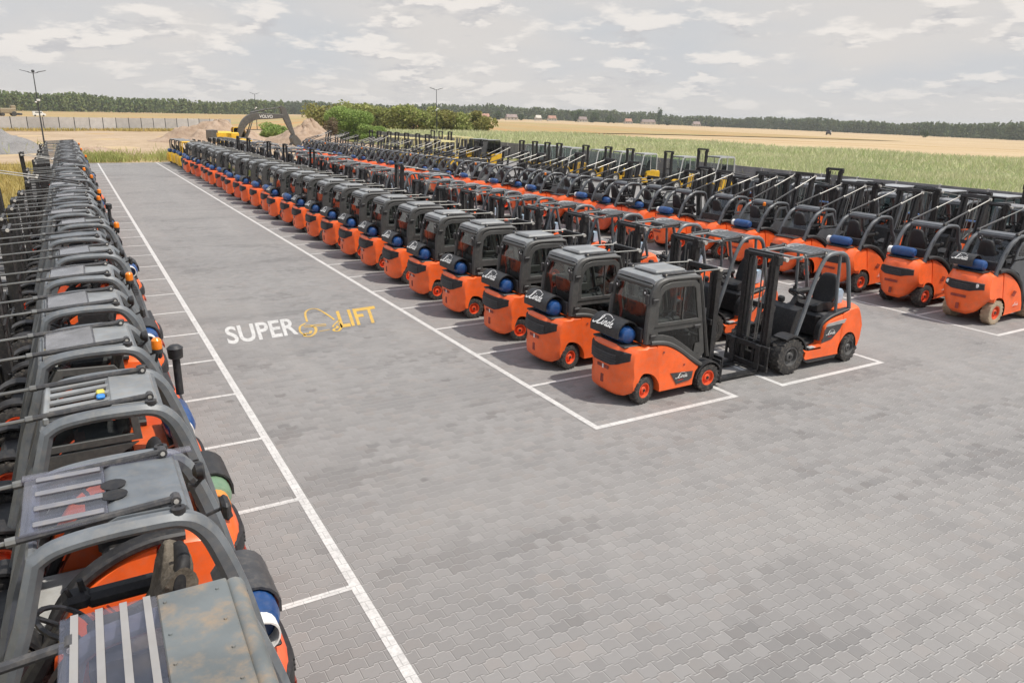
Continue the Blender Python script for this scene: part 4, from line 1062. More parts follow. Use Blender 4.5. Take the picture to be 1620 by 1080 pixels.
# fourth row of dark trucks, and the row along the fence, masts facing the yard
D1 = lambda: get('d1', lambda: plain_truck(body='dark_body', cab=True, glass='glass_teal', mz=2.2, k=.93, bott=False, roofc='pale_roof'))
D2 = lambda: get('d2', lambda: plain_truck(body='orange', cab=False, mz=2.6, k=.95, bott=True, frame='black_metal'))
D3 = lambda: get('d3', lambda: arched_truck(side=1, k=1.12, mz=2.55, lean=.10, tall=True, mx=1.95, rod='steel', roof_r=.02, roof_f=.85, zr=2.1, roof='hatch', cyl='blue', has_cover=False, guard='guard_dark', light=True))
D4 = lambda: get('d4', lambda: arched_truck(side=1, k=1.12, mz=2.3, lean=.06, tall=True, mx=1.95, rod='steel', roof_r=.02, roof_f=.85, zr=2.12, roof='hatch', cyl=None, has_cover=False, body='dark_body'))
for j in range(8):
    y = 9.6 + 1.92 * j; ty = '34334343'[j]
    p = D3() if ty == '3' else D4()
    place(p, 24.7, y, PI, ('orange forklift with mast rods sloping right and amber beacon' if ty == '3' else 'dark arched forklift with pale hatch roof') + f', {ORD[j + 1]} in the fourth row', 'forklift', 'forklifts in the fourth row', False, .15)
for j in range(9):
    y = 8.6 + 1.93 * j
    p = D2() if j in (2, 6) else D1()
    lb = ('orange bodied forklift with black frame' if j in (2, 6) else 'dark forklift with pale roof and glazed cab') + f', {ORD[j + 1]} from near end of the fifth row'
    place(p, 28.9, y, PI, lb, 'forklift', 'forklifts in the fifth row', False, .15)
F1 = lambda: get('f1', lambda: plain_truck(cab=True, mz=2.45, k=.97, frame='galv', tyre='rubber', rim='white', bott=False, roofc='pale_roof'))
F2 = lambda: get('f2', lambda: plain_truck(cab=True, glass='glass_dark', mz=2.2, k=1.05, bott=True))
F3 = lambda: get('f3', lambda: plain_truck(cab=False, roofc='cream', frame='cream', mz=2.85, k=1.08, bott=True))
F4 = lambda: get('f4', lambda: plain_truck(cab=True, glass='glass', mz=2.75, k=1.05, frame='galv', bott=False))
k = 0
for y, p, nm in [(33.6, F4, 'tall mast'), (37.0, F1, 'green glass cab'), (40.6, F1, 'green glass cab'), (43.4, F1, 'green glass cab'), (46.0, F1, 'green glass cab'), (49.4, F1, 'green glass cab'), (51.4, F1, 'green glass cab'), (53.4, F1, 'green glass cab'), (55.4, F1, 'green glass cab'),
                 (61.0, F2, 'dark glass cab'), (63.4, F2, 'dark glass cab')] + [(66.0 + 2.1 * i, F3, 'cream roof frame') for i in range(3)]:
    k += 1
    place(p(), 34.9 if y < 60 else 33.6, y, PI, f'yellow forklift with {nm}, {ORD[k]} past the gap along the grey fence', 'forklift', 'yellow forklifts along the grey fence', y > 60, .15)
k = 0
for i in range(7):
    place(F3(), 27.0, 56.5 + 2.1 * i, PI, f'yellow forklift with cream roof bars, {ORD[i + 1]} in the short row before the fence', 'forklift', 'cream roofed forklifts before the fence', True, .2)
# red machine on the verge beyond the left row
p = plain_truck('reach_stacker', body='red', cab=False, mz=1.3, k=.62, bott=False, frame='red', roofc='dark_body'); p.location = (-4.25, 52., -.02); p.rotation_euler = (0, 0, PI / 2)
tag(p, 'small red lift truck on the dry verge left of the row', 'lift truck')

# ------------------------------------------------------------------ excavator
ex = tag(empty('excavator', (16.2, 92, 0), R(4)), 'yellow excavator with dark grey boom digging beside the sand heaps', 'excavator')
for s in (-1, 1):
    b = MB(); b.arch(arc(-1.5, .45, .42, 90, 270, 8) + arc(1.7, .45, .42, -90, 90, 8), s * 1.15, .6, .09, .1, True); b.box((.1, s * 1.15, .45), (2.8, .4, .5), .1)
    part('track', b, 'black_metal', ex)
b = MB(); b.box((0, 0, 1.05), (3.9, 2.5, .45), .08); b.box((-1.1, 0, 1.65), (1.9, 2.5, .9), .15); b.box((-.2, -.85, 1.6), (1.5, .8, .8), .1); part('body', b, 'yellow', ex)
b = MB(); b.slab([(-2.35, .95), (-2.5, 1.3), (-2.45, 2.2), (-1.75, 2.25), (-1.75, .95)], [-1.25, -1.2, -.9, .9, 1.2, 1.25]); part('counterweight', b, 'exc_grey', ex)
b = MB()
cp = [(.35, 1.2), (.35, 2.35), (.5, 2.5), (1.5, 2.5), (1.75, 1.9), (1.85, 1.2)]
for y in (.35, 1.2): b.arch(cp, y, .08, .09, .2, True)
b.box((.95, .78, 2.52), (1.1, .9, .06), .02); b.box((1.1, .78, 1.25), (1.6, .85, .15), .02); part('cab', b, 'yellow', ex)
b = MB(); b.slab(cp, [.37, .372]); b.slab(cp, [1.18, 1.182]); part('cab_window', b, 'glass_dark', ex)
b = MB()
bp = curve_pts([(.7, 1.3, .8), (1.1, 2.3, 1.0), (1.7, 3.2, 1.25), (2.7, 3.75, 1.3), (4.2, 3.80, 1.05), (5.6, 3.82, .8), (6.1, 3.85, .7)], 4); b.arch(bp, 0, .5, .62, .08); part('boom', b, 'exc_grey', ex)
vs, fs = font_shape('VOLVO', .012); b = MB(); b.add([(3.25 + u * 1.55, -.258, 3.60 + v * .36) for u, v in vs], fs); part('lettering', b, 'white', ex)
b = MB(); b.arch([(5.85, 4.95, .5), (6.15, 4.6, .95), (6.3, 3.9, 1.15), (6.75, 2.7, .85), (7.15, 1.75, .6)], 0, .42, .62, .08); part('stick', b, 'exc_grey', ex)
b = MB(); b.slab([(7.05, 1.85), (7.35, 1.7), (7.95, 1.0), (7.85, .55), (7.45, .40), (6.95, .75), (6.8, 1.35)], [-.55, -.5, .5, .55])
for y in (-.45, -.15, .15, .45): b.bar((7.0, y, .85), (6.72, y, .55), .09, .07)
part('bucket', b, 'exc_grey', ex)
b = MB(); b.tube([(2.3, .0, 4.15), (4.0, 0, 4.55)], .11, 8); b.tube([(4.0, 0, 4.55), (5.9, 0, 4.85)], .06, 8)
for s in (-1, 1): b.tube([(1.5, s * .36, 1.2), (2.0, s * .36, 2.2)], .11, 8); b.tube([(2.0, s * .36, 2.2), (2.5, s * .33, 3.5)], .06, 8)
b.tube([(6.6, 0, 4.2), (7.0, 0, 3.0)], .09, 8); b.tube([(7.0, 0, 3.0), (7.35, 0, 1.8)], .05, 8)
part('hydraulic_cylinder', b, 'exc_grey', ex)

# ------------------------------------------------------------------ lamps
def lamp(x, y, h, label, yaw=0., arm=1.35, box=True, cap=False, z0=0):
    t = tag(empty('street_lamp', (x, y, z0), yaw), label, 'street lamp', 'street lamps')
    b = MB(); b.tube([(0, 0, 0), (0, 0, 1.2), (0, 0, h * .5), (0, 0, h)], [.10, .085, .07, .05], 8); b.box((0, 0, .02), (.35, .35, .04), .01); part('pole', b, 'lamp_dark', t)
    for s in (-1, 1):
        b = MB(); b.tube([(0, 0, h - .1), (s * arm * .4, 0, h + .02)], .03, 6); b.slab([(s * arm * .3, h + .0), (s * arm * .3, h + .07), (s * arm, h + .28), (s * arm, h + .23)], [-.13, -.1, .1, .13]); part('lamp_head', b, 'lamp_dark', t)
    if cap: b = MB(); b.lathe([(.05, h), (.17, h + .05), (.18, h + .2), (.1, h + .3), (0, h + .32)], (0, 0, 0), 'z', 12); part('sensor', b, 'lamp_dark', t)
    if box:
        b = MB(); b.box((.12, -.1, h * .62), (.35, .3, .22), .03); b.box((-.15, -.12, h * .615 - .2), (.22, .45, .16), .04); part('camera_box', b, 'white', t)
lamp(-2.62, 110, 8.25, 'double-armed lamp post with white camera boxes behind the left row', R(-8), 1.35, True, True)
lamp(57.4, 126, 8.6, 'double-armed lamp post rising before the dark hedge', 0, 1.25, True)
lamp(39.5, 190, 8.2, 'distant lamp post above the excavator boom', 0, 1.1, True)

# ------------------------------------------------------------------ fences
def fence(name, label, pts, h, step, pm_, qm, postw=.1):
    f = tag(empty(name, (pts[0][0], pts[0][1], 0)), label, 'fence')
    seg = []; 
    for (x0, y0), (x1, y1) in zip(pts, pts[1:]):
        l = math.hypot(x1 - x0, y1 - y0); n = max(1, round(l / step))
        for i in range(n): seg.append(((x0 + (x1 - x0) * i / n, y0 + (y1 - y0) * i / n), (x0 + (x1 - x0) * (i + 1) / n, y0 + (y1 - y0) * (i + 1) / n)))
    ox, oy = pts[0]
    nb = 0
    for a, c in seg:
        za = tz(*a); b = MB(); n = 4
        for k in range(n): b.bar((a[0] - ox, a[1] - oy, za + (k + .5) * h / n), (c[0] - ox, c[1] - oy, tz(*c) + (k + .5) * h / n), .055, h / n - .008, .006)
        part('panel', b, pm_, f)
        b = MB(); b.box((a[0] - ox, a[1] - oy, za + h / 2 + .02), (postw, postw, h + .04), .01); part('post', b, qm, f)
    return f
fence('concrete_fence', 'grey slatted concrete fence between the yard and the green crop field', [(38.2, -2), (39.0, 30), (40.6, 50), (42.6, 72), (44, 122), (43, 150)], 1.62, 2.5, 'grey_fence', 'concrete_fence')
fence('concrete_fence', 'pale concrete fence with dark posts across the sandy ground', [(-42, 164), (4, 171), (32, 181)], 2.5, 2.55, 'concrete_fence', 'lamp_dark', .12)

# ------------------------------------------------------------------ heaps
def heap(name, label, cx, cy, rx, ry, h, mat, seed, cat='heap'):
    rr = random.Random(seed); n, m = 72, 28; vs = [(0, 0, h)]; fs = []
    ph = [rr.uniform(0, 6) for _ in range(6)]
    for i in range(1, m + 1):
        for k in range(n):
            a = 2 * PI * k / n; q = i / m
            w = 1 + .16 * math.sin(3 * a + ph[0]) + .10 * math.sin(5 * a + ph[1])
            z = h * (1 - q ** 1.15) * (1 + .18 * math.sin(4 * a + ph[2] + 5 * q) * q) + .07 * h * math.sin(9 * q + 7 * a + ph[3]) * (1 - q)
            from mathutils import noise as mn
            px_, py_ = rx * q * w * math.cos(a), ry * q * w * math.sin(a)
            z += h * .22 * mn.fractal(Vector((px_ * .55 + seed * 7, py_ * .55, 0)), 1., 2., 5) * min(1, 3 * (1 - q) + .15)
            vs.append((px_, py_, max(z, 0) - (.15 if i == m else 0)))
    for k in range(n): fs.append((0, 1 + k, 1 + (k + 1) % n))
    for i in range(m - 1):
        for k in range(n): fs.append((1 + i * n + k, 1 + (i + 1) * n + k, 1 + (i + 1) * n + (k + 1) % n, 1 + i * n + (k + 1) % n))
    b = MB(); b.add(vs, fs); o = part(name, b, mat, None, (cx, cy, -.05), sharp=60); tag(o, label, cat)
heap('gravel_heap', 'low grey gravel heap on the sand at the left edge', -6.4, 93, 4.4, 5, 2.0, 'gravel', 1)
heap('sand_heap', 'wide brown sand heap behind the excavator body', 19, 118, 8, 5, 3.0, 'sand_pile', 2)
heap('sand_heap', 'brown sand heap under the excavator bucket', 27.5, 104, 6, 5, 2.6, 'sand_pile', 3)
heap('sand_heap', 'steep sand heap between the excavator stick and the green bush', 33.5, 122, 4.6, 5, 3.3, 'sand_pile', 4)
heap('sand_heap', 'low pale sand mound at the end of the aisle', 2.2, 86, 4, 3, .7, 'sand_pile', 5)
heap('sand_heap', 'small pale mound beside the end of the left row', -.3, 80, 2.4, 2.2, .75, 'sand_pile', 6)

# ------------------------------------------------------------------ plants
def fast_mesh(name, V, nper, mat):
    """V: (n, nper, 3) faces"""
    n = V.shape[0]; me = bpy.data.meshes.new(name)
    me.vertices.add(n * nper); me.vertices.foreach_set('co', V.reshape(-1).astype(np.float32))
    me.loops.add(n * nper); me.loops.foreach_set('vertex_index', np.arange(n * nper, dtype=np.int32))
    me.polygons.add(n); me.polygons.foreach_set('loop_start', np.arange(0, n * nper, nper, dtype=np.int32)); me.polygons.foreach_set('loop_total', np.full(n, nper, dtype=np.int32))
    me.materials.append(MATS[mat]); me.update(calc_edges=True); me.validate()
    return me
def leaves(C, size, flat=0.):
    n = len(C); a = rng.normal(size=(n, 3)); a /= np.linalg.norm(a, axis=1)[:, None]
    b_ = np.cross(a, rng.normal(size=(n, 3))); b_ /= np.linalg.norm(b_, axis=1)[:, None]
    s = (size * rng.uniform(.6, 1.3, n))[:, None] if np.ndim(size) == 0 else (size * rng.uniform(.6, 1.3, n))[:, None]
    return np.stack([C - a * s * .5, C + b_ * s * .32, C + a * s * .5, C - b_ * s * .32], 1)
def blades(C, h, w, lean=.35):
    n = len(C); th = rng.uniform(0, 2 * PI, n); u = np.stack([np.cos(th), np.sin(th), np.zeros(n)], 1)
    hh = h * rng.uniform(.6, 1.25, n); d = rng.normal(size=(n, 2)) * lean
    tip = C + np.stack([d[:, 0] * hh, d[:, 1] * hh, hh], 1); ww = (w * rng.uniform(.6, 1.3, n))[:, None]
    mid = C + (tip - C) * .55 + np.array([0, 0, .06]) * hh[:, None]
    return np.stack([C - u * ww * .5, C + u * ww * .5, mid + u * ww * .42, mid - u * ww * .42], 1), np.stack([mid - u * ww * .42, mid + u * ww * .42, tip + u * ww * .05, tip - u * ww * .05], 1)
def blade_stuff(name, label, C, h, w, mat, lean=.35, cat='plants'):
    A, B = blades(C, h, w, lean); me = fast_mesh(name, np.concatenate([A, B]), 4, mat)
    tag(link(name, me), label, cat, None, 'stuff')
TZ = np.vectorize(tz)
# crop behind the fence
def fx(y): return np.interp(y, [-2, 30, 50, 72, 122, 150], [38.2, 39.0, 40.6, 42.6, 44, 43.5]) + .5
def far_edge(y): return np.interp(y, [-30, 30, 54, 66, 77, 118, 145, 150], [125, 118, 111, 98, 92, 97, 92, 70]) 
pts = []
for n, (ya, yb, xa, xb) in ((46000, (-5, 60, 0, 25)), (26000, (-20, 60, 25, 90)), (42000, (60, 150, 0, 60))):
    Y = rng.uniform(ya, yb, n); X = fx(Y) + rng.uniform(xa, xb, n); q = X < far_edge(Y); pts.append(np.stack([X[q], Y[q]], 1))
XY = np.concatenate(pts); XY[:, 0] = XY[:, 0] + 0
Z = TZ(XY[:, 0], XY[:, 1]); C = np.concatenate([XY, Z[:, None]], 1)
hgt = 1.05 + .25 * np.sin(XY[:, 0] * .11 + 1.3 * np.sin(XY[:, 1] * .07)) * np.sin(XY[:, 1] * .13)
dist = np.hypot(XY[:, 0], XY[:, 1])
C2_ = C.copy(); C2_[:, 2] += hgt * .35
A1, B1 = blades(C, hgt + .25, .06 + dist * .0011, .28); A2, B2 = blades(C2_, .9, .05 + dist * .0010, .5)
me = fast_mesh('crop', np.concatenate([A1, B1, A2, B2]), 4, 'corn_leaf')
tag(link('crop', me), 'pale green maize crop filling the field beyond the grey fence', 'crop', None, 'stuff')
# grass and weeds
n = 9000; X = -2.45 - rng.uniform(0, 1, n) ** 1.5 * 11; Y = rng.uniform(8, 68, n); C = np.stack([X, Y, np.full(n, -.03)], 1)
blade_stuff('dry_grass', 'tall dry yellow grass on the verge left of the row', C, .55, .05, 'dry_grass', .3, 'grass')
n = 9000; X = rng.uniform(-3, 13, n); Y = 71.9 + rng.gamma(2., 2.6, n); q = (np.sin(X * .9) + np.sin(X * .37 + 1) + rng.normal(size=n) * .7 > -.3) & (X > -1); X, Y = X[q], Y[q]; C = np.stack([X, Y, np.full(len(X), -.03)], 1)
blade_stuff('weeds', 'green weeds and grass along the far end of the paving', C, .55, .06, 'weed', .45, 'weeds')
n = 5000; X = rng.uniform(-40, 30, n); Y = 162.0 + (X + 42) * .2 + rng.normal(size=n) * .8; C = np.stack([X, Y, np.zeros(n)], 1)
blade_stuff('verge_weeds', 'yellow green weeds at the foot of the pale fence', C, .55, .14, 'dry_grass', .3, 'weeds')
n = 5000; a = rng.uniform(0, 2 * PI, n); X = -9 + rng.normal(size=n) * 2.2; Y = 97 + rng.normal(size=n) * 3; C = np.stack([X, Y, np.full(n, 0)], 1)
blade_stuff('verge_weeds', 'green weeds round the back of the gravel heap', C, .8, .09, 'weed', .4, 'weeds')

def crown_pts(n, rx, ry, rz, seed, lobes=9):
    r2 = np.random.default_rng(seed)
    cs = r2.normal(size=(lobes, 3)); cs /= np.linalg.norm(cs, axis=1)[:, None]; cs *= r2.uniform(.25, .72, (lobes, 1)); rad = r2.uniform(.28, .50, lobes)
    i = r2.integers(0, lobes, n); d = r2.normal(size=(n, 3)); d /= np.linalg.norm(d, axis=1)[:, None]
    p = cs[i] + d * (rad[i] * r2.uniform(.45, 1.05, n) ** .6)[:, None]
    return p * np.array([rx, ry, rz])
def shrub(name, label, x, y, rx, ry, h, mat, n, size, seed, group=None, cat='bush', trunk=True, upright=False, base=.0):
    t = tag(empty(name, (x, y, tz(x, y))), label, cat, group)
    p = crown_pts(n, rx, ry, (h - base) / 2 * 1.12, seed, 14); p[:, 2] += base + (h - base) * .47; p = p[p[:, 2] > -.1]
    if upright:
        A, B = blades(p, size * 2.2, size * .35, .25); V = np.concatenate([A, B])
    else: V = leaves(p, size)
    link('crown', fast_mesh('crown', V, 4, mat), t)
    b = MB(); rr = random.Random(seed); h0 = base + (h - base) * .55
    b.tube([(0, 0, -.1), (.05 * rx, 0, h0 * .5), (.0, .05 * rx, h0)], [h * .035 + .03, h * .028 + .02, h * .012 + .01], 7)
    for k in range(5):
        a = rr.uniform(0, 6.28); z0_ = h0 * rr.uniform(.35, .8)
        b.tube([(.03 * rx, 0, z0_), (rx * .3 * math.cos(a), ry * .3 * math.sin(a), z0_ + h * .14), (rx * .55 * math.cos(a), ry * .55 * math.sin(a), z0_ + h * .26)], [h * .015 + .01, h * .011 + .008, .012], 5)
    part('trunk', b, 'bark', t)
    return t
shrub('bush', 'bright green leafy bush beside the sand heap and the yard end', 41.5, 128, 4.7, 4.2, 6.2, 'bush_bright', 16000, .34, 21)
shrub('bush', 'bright green lower bush in front of the tall one', 43.5, 122, 2.6, 2.6, 2.6, 'bush_bright', 9000, .32, 22)
shrub('bush', 'small bright bush between boom and dark fence', 29.5, 128, 3.2, 2.5, 2.9, 'bush_bright', 5000, .30, 23)
shrub('bramble', 'bare brown brambles beside the steep sand heap', 36.8, 122, 1.7, 1.7, 4.0, 'bramble', 1500, .28, 24)
shrub('bush', 'green bush rising behind the gravel heap at the left edge', -9.2, 103, 2.6, 2.6, 3.6, 'bush_bright', 3500, .36, 25)
hd = [(52, 172, 6.2, 7.2, 'bush_brown'), (58, 174, 5.5, 7.4, 'bush_olive'), (62.5, 172, 5.5, 7.0, 'bush_olive'), (66, 168, 5.2, 7.0, 'bush_olive'), (69.5, 166, 5., 6.7, 'bush_olive'), (73, 164, 5., 6.4, 'bush_olive'), (76.5, 163, 5, 6.4, 'bush_brown'), (80, 161, 4.6, 5.8, 'bush_olive'), (83.5, 160, 4.2, 5.4, 'bush_brown')]
for k, (x, y, r_, h, mt) in enumerate(hd):
    shrub('hedge_tree', f'{"reddish brown" if mt == "bush_brown" else "olive green"} bushy tree, {ORD[k + 1]} from the excavator side in the field hedge', x, y, r_, 5, h, mt, 3600, .62, 40 + k, 'trees of the field hedge', 'tree')

# forests
def forest(name, label, line, depth, n, h, mat, seed):
    r2 = np.random.default_rng(seed); P = np.array(line, float)
    seg = np.linalg.norm(np.diff(P, axis=0), axis=1); cum = np.concatenate([[0], np.cumsum(seg)]); s = r2.uniform(0, cum[-1], n)
    x = np.interp(s, cum, P[:, 0]); y = np.interp(s, cum, P[:, 1])
    d = depth * r2.uniform(0, 1, n) ** 2; u = np.stack([x, y], 1); u /= np.linalg.norm(u, axis=1)[:, None]
    x = x + u[:, 0] * d; y = y + u[:, 1] * d; z = TZ(x, y)
    H_ = h * r2.uniform(.72, 1.1, n) * (1 + .10 * np.sin(s * .021) + .07 * np.sin(s * .067)); k = 34
    t = r2.uniform(.02, 1, (n, k)) ** .85; rad = h * .17 * (1.12 - t) ** .7 * r2.uniform(.5, 1.1, (n, k)); a = r2.uniform(0, 2 * PI, (n, k))
    C = np.stack([x[:, None] + rad * np.cos(a), y[:, None] + rad * np.sin(a), z[:, None] + t * H_[:, None]], -1).reshape(-1, 3)
    me = fast_mesh(name, leaves(C, h * .19), 4, mat); tag(link(name, me), label, 'forest', None, 'stuff')
forest('forest', 'tall green pine forest at the end of the stubble field', [(-330, 700), (-46, 800), (20, 880), (110, 900), (200, 930), (232, 960), (250, 1050)], 120, 2600, 14.5, 'pine', 1)
forest('forest', 'long low forest on the horizon behind the wheat', [(230, 1250), (365, 1180), (470, 1080), (640, 1000), (760, 980)], 260, 2400, 17.5, 'pine_far', 2)
forest('forest', 'dark forest band beyond the wheat at the right', [(700, 1010), (860, 930), (930, 780), (900, 600), (880, 430), (900, 250), (980, 100)], 180, 3600, 15.5, 'pine_far', 3)

# village
houses = [(413, 778, 'house_roof', 'house with red roof at the end of the wheat, nearest the hedge', 14), (445, 770, 'house_roof_dark', 'house with dull purple roof between dark trees', 14), (500, 800, 'house_wall', 'low white shed among the village trees', 8), (520, 800, 'house_roof', 'pale house with orange roof behind the white shed', 11), (545, 770, 'house_roof_dark', 'brown roofed house beside the largest village trees', 11),
          (629, 787, 'house_roof', 'red roofed cottage alone right of the village trees', 10), (665, 790, 'house_roof_dark', 'long low farmhouse with brown roof', 19), (760, 800, 'house_roof_dark', 'grey gabled house beside the tall dark spruce', 11)]
for x, y, rm, lb, w in houses:
    z = tz(x, y); t = tag(empty('house', (x, y, z - .2), math.atan2(y, x) - PI / 2 + .25), lb, 'house', 'houses of the far village')
    b = MB(); b.box((0, 0, 1.6), (w, 8, 3.4)); part('wall', b, 'house_wall', t)
    b = MB(); b.slab([(-w / 2 - .4, 3.2), (-w / 2 - .4, 3.35), (-w / 2 + .8, 6.6), (w / 2 - .8, 6.6), (w / 2 + .4, 3.35), (w / 2 + .4, 3.2)], [-4.4, -4.3, 0, 4.3, 4.4], lambda x_, y_, z_: (x_, y_, 3.2 + (z_ - 3.2) * (1 - abs(y_) / 4.6))); part('roof', b, rm, t)
    b = MB()
    for i in range(3): b.box((-w * .3 + i * w * .3, -4.03, 1.9), (1.2, .06, 1.3))
    part('window', b, 'dark_body', t)
vt = [(390, 790, 6, 9), (430, 775, 5, 11), (470, 790, 4, 8), (556, 800, 9, 17), (575, 790, 8, 14), (592, 780, 5, 10), (615, 800, 4, 7), (700, 790, 4, 7), (718, 830, 4, 22), (790, 800, 5, 8)]
for k, (x, y, r_, h) in enumerate(vt):
    shrub('village_tree', ('tall dark pointed tree standing above the far forest' if h > 20 else f'round green tree, {ORD[k + 1]} from the hedge among the far village houses'), x, y, r_, r_, h, 'village_leaf', 700, 2.0, 80 + k, 'trees of the far village', 'tree')
shrub('field_tree', 'lone dark round tree standing in the wheat before the right forest', 640, 395, 3.6, 3.6, 6.5, 'village_leaf', 600, 1.1, 99, None, 'tree')

# far machines
t = tag(empty('farm_tractor', (430, 330, tz(430, 330)), .6), 'dark tractor with pale trailer standing in the wheat field', 'tractor')
b = MB(); b.box((-3, 0, 1.4), (4.5, 2.2, 1.6), .2); b.box((-3.6, 0, 2.4), (1.8, 1.8, 1.4), .2)
part('body', b, 'dark_body', t)
b = MB(); b.box((3.5, 0, 1.7), (6.5, 2.4, 1.9), .1); part('trailer', b, 'silver_panel', t)
for x, r_ in ((-4.4, .9), (-1.6, .6), (2.4, .6), (5., .6)):
    for s in (-1, 1):
        b = MB(); b.lathe([(0, -.2), (r_, -.2), (r_, .2), (0, .2)], (x, s * 1.2, r_), 'y', 12); part('wheel', b, 'rubber', t)
t = tag(empty('harvester', (-21, 395, .1), .3), 'tan harvester working at the left of the stubble field', 'harvester')
b = MB(); b.box((0, 0, 2.2), (6, 2.8, 2.2), .3); b.box((2.2, 0, 3.6), (1.8, 2.2, 1.8), .2); b.box((-5.5, 0, 1.2), (3, 3, 1.4), .3); part('body', b, 'tan_body', t)
b = MB(); b.box((4.2, 0, .9), (1.2, 5, .9), .2); part('header', b, 'dark_body', t)
for x, r_ in ((2, 1.), (-2.2, .7)):
    for s in (-1, 1):
        b = MB(); b.lathe([(0, -.3), (r_, -.3), (r_, .3), (0, .3)], (x, s * 1.4, r_), 'y', 12); part('wheel', b, 'rubber', t)
t = tag(empty('parked_van', (-9.8, 402, .1), .1), 'white van parked on the stubble field beside the harvester', 'van')
b = MB(); b.slab([(-2.4, .4), (-2.4, 2.1), (-2.2, 2.2), (1.1, 2.2), (1.7, 1.4), (2.5, 1.2), (2.6, .4)], [-.95, -.9, .9, .95]); part('body', b, 'white', t)
b = MB(); b.box((-.2, 0, 1.7), (2.6, 1.92, .5), .05); part('window', b, 'dark_body', t)
for x in (-1.6, 1.6):
    for s in (-1, 1):
        b = MB(); b.lathe([(0, -.12), (.36, -.12), (.36, .12), (0, .12)], (x, s * .85, .36), 'y', 12); part('wheel', b, 'rubber', t)

# ------------------------------------------------------------------ air
b = MB(); b.box((400, 1500, 4.5), (6200, 5700, 44)); hz = part('haze', b, 'white'); hz['kind'] = 'stuff'
m = bpy.data.materials.new('air'); t_, N_, L2_ = nt(m); o_ = nd(N_, 'ShaderNodeOutputMaterial'); v_ = nd(N_, 'ShaderNodeVolumePrincipled')
v_.inputs['Color'].default_value = (.93, .95, .97, 1); v_.inputs['Density'].default_value = 0.00017; v_.inputs['Anisotropy'].default_value = .2; L2_.new(v_.outputs[0], o_.inputs['Volume'])
hz.data.materials.clear(); hz.data.materials.append(m)

# ------------------------------------------------------------------ sky, sun, camera
SUN_EL, SUN_AZ = 61., (.70, -.72)
sun_dir = Vector((SUN_AZ[0], SUN_AZ[1], 0)).normalized() * math.cos(R(SUN_EL)) + Vector((0, 0, math.sin(R(SUN_EL))))
sd = bpy.data.lights.new('sun', 'SUN'); sd.energy = 3.9; sd.angle = R(.55); sd.color = (1., .95, .87)
so = bpy.data.objects.new('sun', sd); COL.objects.link(so); so.rotation_euler = (-sun_dir).to_track_quat('-Z', 'Y').to_euler(); so.location = (0, 0, 60)
w = bpy.data.worlds.new('World'); S.world = w; w.use_nodes = True
T = w.node_tree; N, L = T.nodes, T.links; N.clear()
out = nd(N, 'ShaderNodeOutputWorld'); bg = nd(N, 'ShaderNodeBackground'); bg.inputs['Strength'].default_value = .10
sk = nd(N, 'ShaderNodeTexSky', sky_type='NISHITA'); sk.sun_disc = False; sk.sun_elevation = R(SUN_EL); sk.sun_rotation = math.atan2(SUN_AZ[0], SUN_AZ[1]); sk.air_density = 1.2; sk.dust_density = 2.5; sk.ozone_density = 1.; sk.altitude = 60
tc = nd(N, 'ShaderNodeTexCoord'); sx = nd(N, 'ShaderNodeSeparateXYZ'); L.new(tc.outputs['Generated'], sx.inputs[0])
zc = mth(N, L, 'MAXIMUM', sx.outputs[2], 0.)
def sky_vec(up):
    z_ = mth(N, L, 'ADD', zc, up); den = mth(N, L, 'ADD', z_, .24)
    c_ = nd(N, 'ShaderNodeCombineXYZ'); L.new(mth(N, L, 'DIVIDE', sx.outputs[0], den), c_.inputs[0]); L.new(mth(N, L, 'DIVIDE', sx.outputs[1], den), c_.inputs[1])
    L.new(mth(N, L, 'MULTIPLY', z_, 3.), c_.inputs[2]); return c_.outputs[0]
v0 = sky_vec(0.); v1 = sky_vec(.014)
c1 = noise(N, L, v0, 5.2, 10, .58); c1b = noise(N, L, v1, 5.2, 10, .58); c2 = noise(N, L, v0, 1.5, 3, .5)
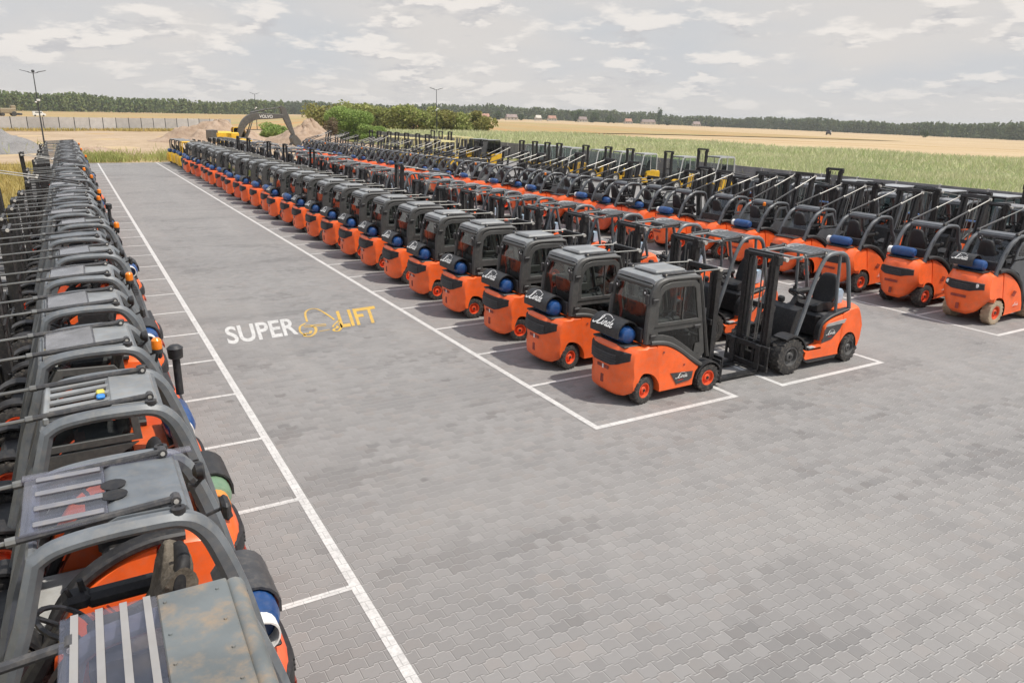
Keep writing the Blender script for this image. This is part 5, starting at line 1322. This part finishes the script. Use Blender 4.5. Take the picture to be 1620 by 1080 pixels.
cov = ramp(N, L, mth(N, L, 'MULTIPLY_ADD', c2, .6, mth(N, L, 'SUBTRACT', c1, .30)), .475, .63)
hi = noise(N, L, v0, .9, 4, .5)
veil = mth(N, L, 'MULTIPLY_ADD', ramp(N, L, hi, .36, .62), .55, .45, clamp=True)
lit = ramp(N, L, mth(N, L, 'SUBTRACT', c1, c1b), -.07, .06)
low = mixc(N, L, veil, (4.95, 5.45, 6.05), (6.7, 6.45, 6.25))
low = mixc(N, L, ramp(N, L, zc, .07, .0), low, (6.5, 6.3, 6.1))
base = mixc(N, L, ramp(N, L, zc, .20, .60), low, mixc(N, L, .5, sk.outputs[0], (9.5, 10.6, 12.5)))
ccol = mixc(N, L, lit, (5.3, 5.25, 5.4), (8.5, 8.05, 7.6))
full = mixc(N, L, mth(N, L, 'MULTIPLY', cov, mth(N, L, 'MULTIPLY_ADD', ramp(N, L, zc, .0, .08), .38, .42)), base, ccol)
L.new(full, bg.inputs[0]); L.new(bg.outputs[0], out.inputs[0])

cam = bpy.data.cameras.new('camera'); co = bpy.data.objects.new('camera', cam); COL.objects.link(co); S.camera = co
cam.sensor_fit = 'HORIZONTAL'; cam.sensor_width = 36.; cam.lens = 36. * 1169.0 / 1620.; cam.clip_start = .1; cam.clip_end = 9000
Rm = ((0.86534488, -0.13000875, 0.48402063), (-0.50079981, -0.26176247, 0.82503331), (0.01943689, -0.95633578, -0.29162317))
m = Matrix(((Rm[0][0], -Rm[0][1], -Rm[0][2], 0), (Rm[1][0], -Rm[1][1], -Rm[1][2], 0), (Rm[2][0], -Rm[2][1], -Rm[2][2], 4.4), (0, 0, 0, 1)))
co.matrix_world = m
S.view_settings.view_transform = 'Standard'; S.view_settings.look = 'None'; S.view_settings.exposure = .08; S.view_settings.gamma = 1.
S.render.engine = 'CYCLES'; S.cycles.use_denoising = True; S.cycles.max_bounces = 8; S.cycles.diffuse_bounces = 3; S.cycles.glossy_bounces = 3; S.cycles.transparent_max_bounces = 16; S.cycles.caustics_reflective = False; S.cycles.caustics_refractive = False
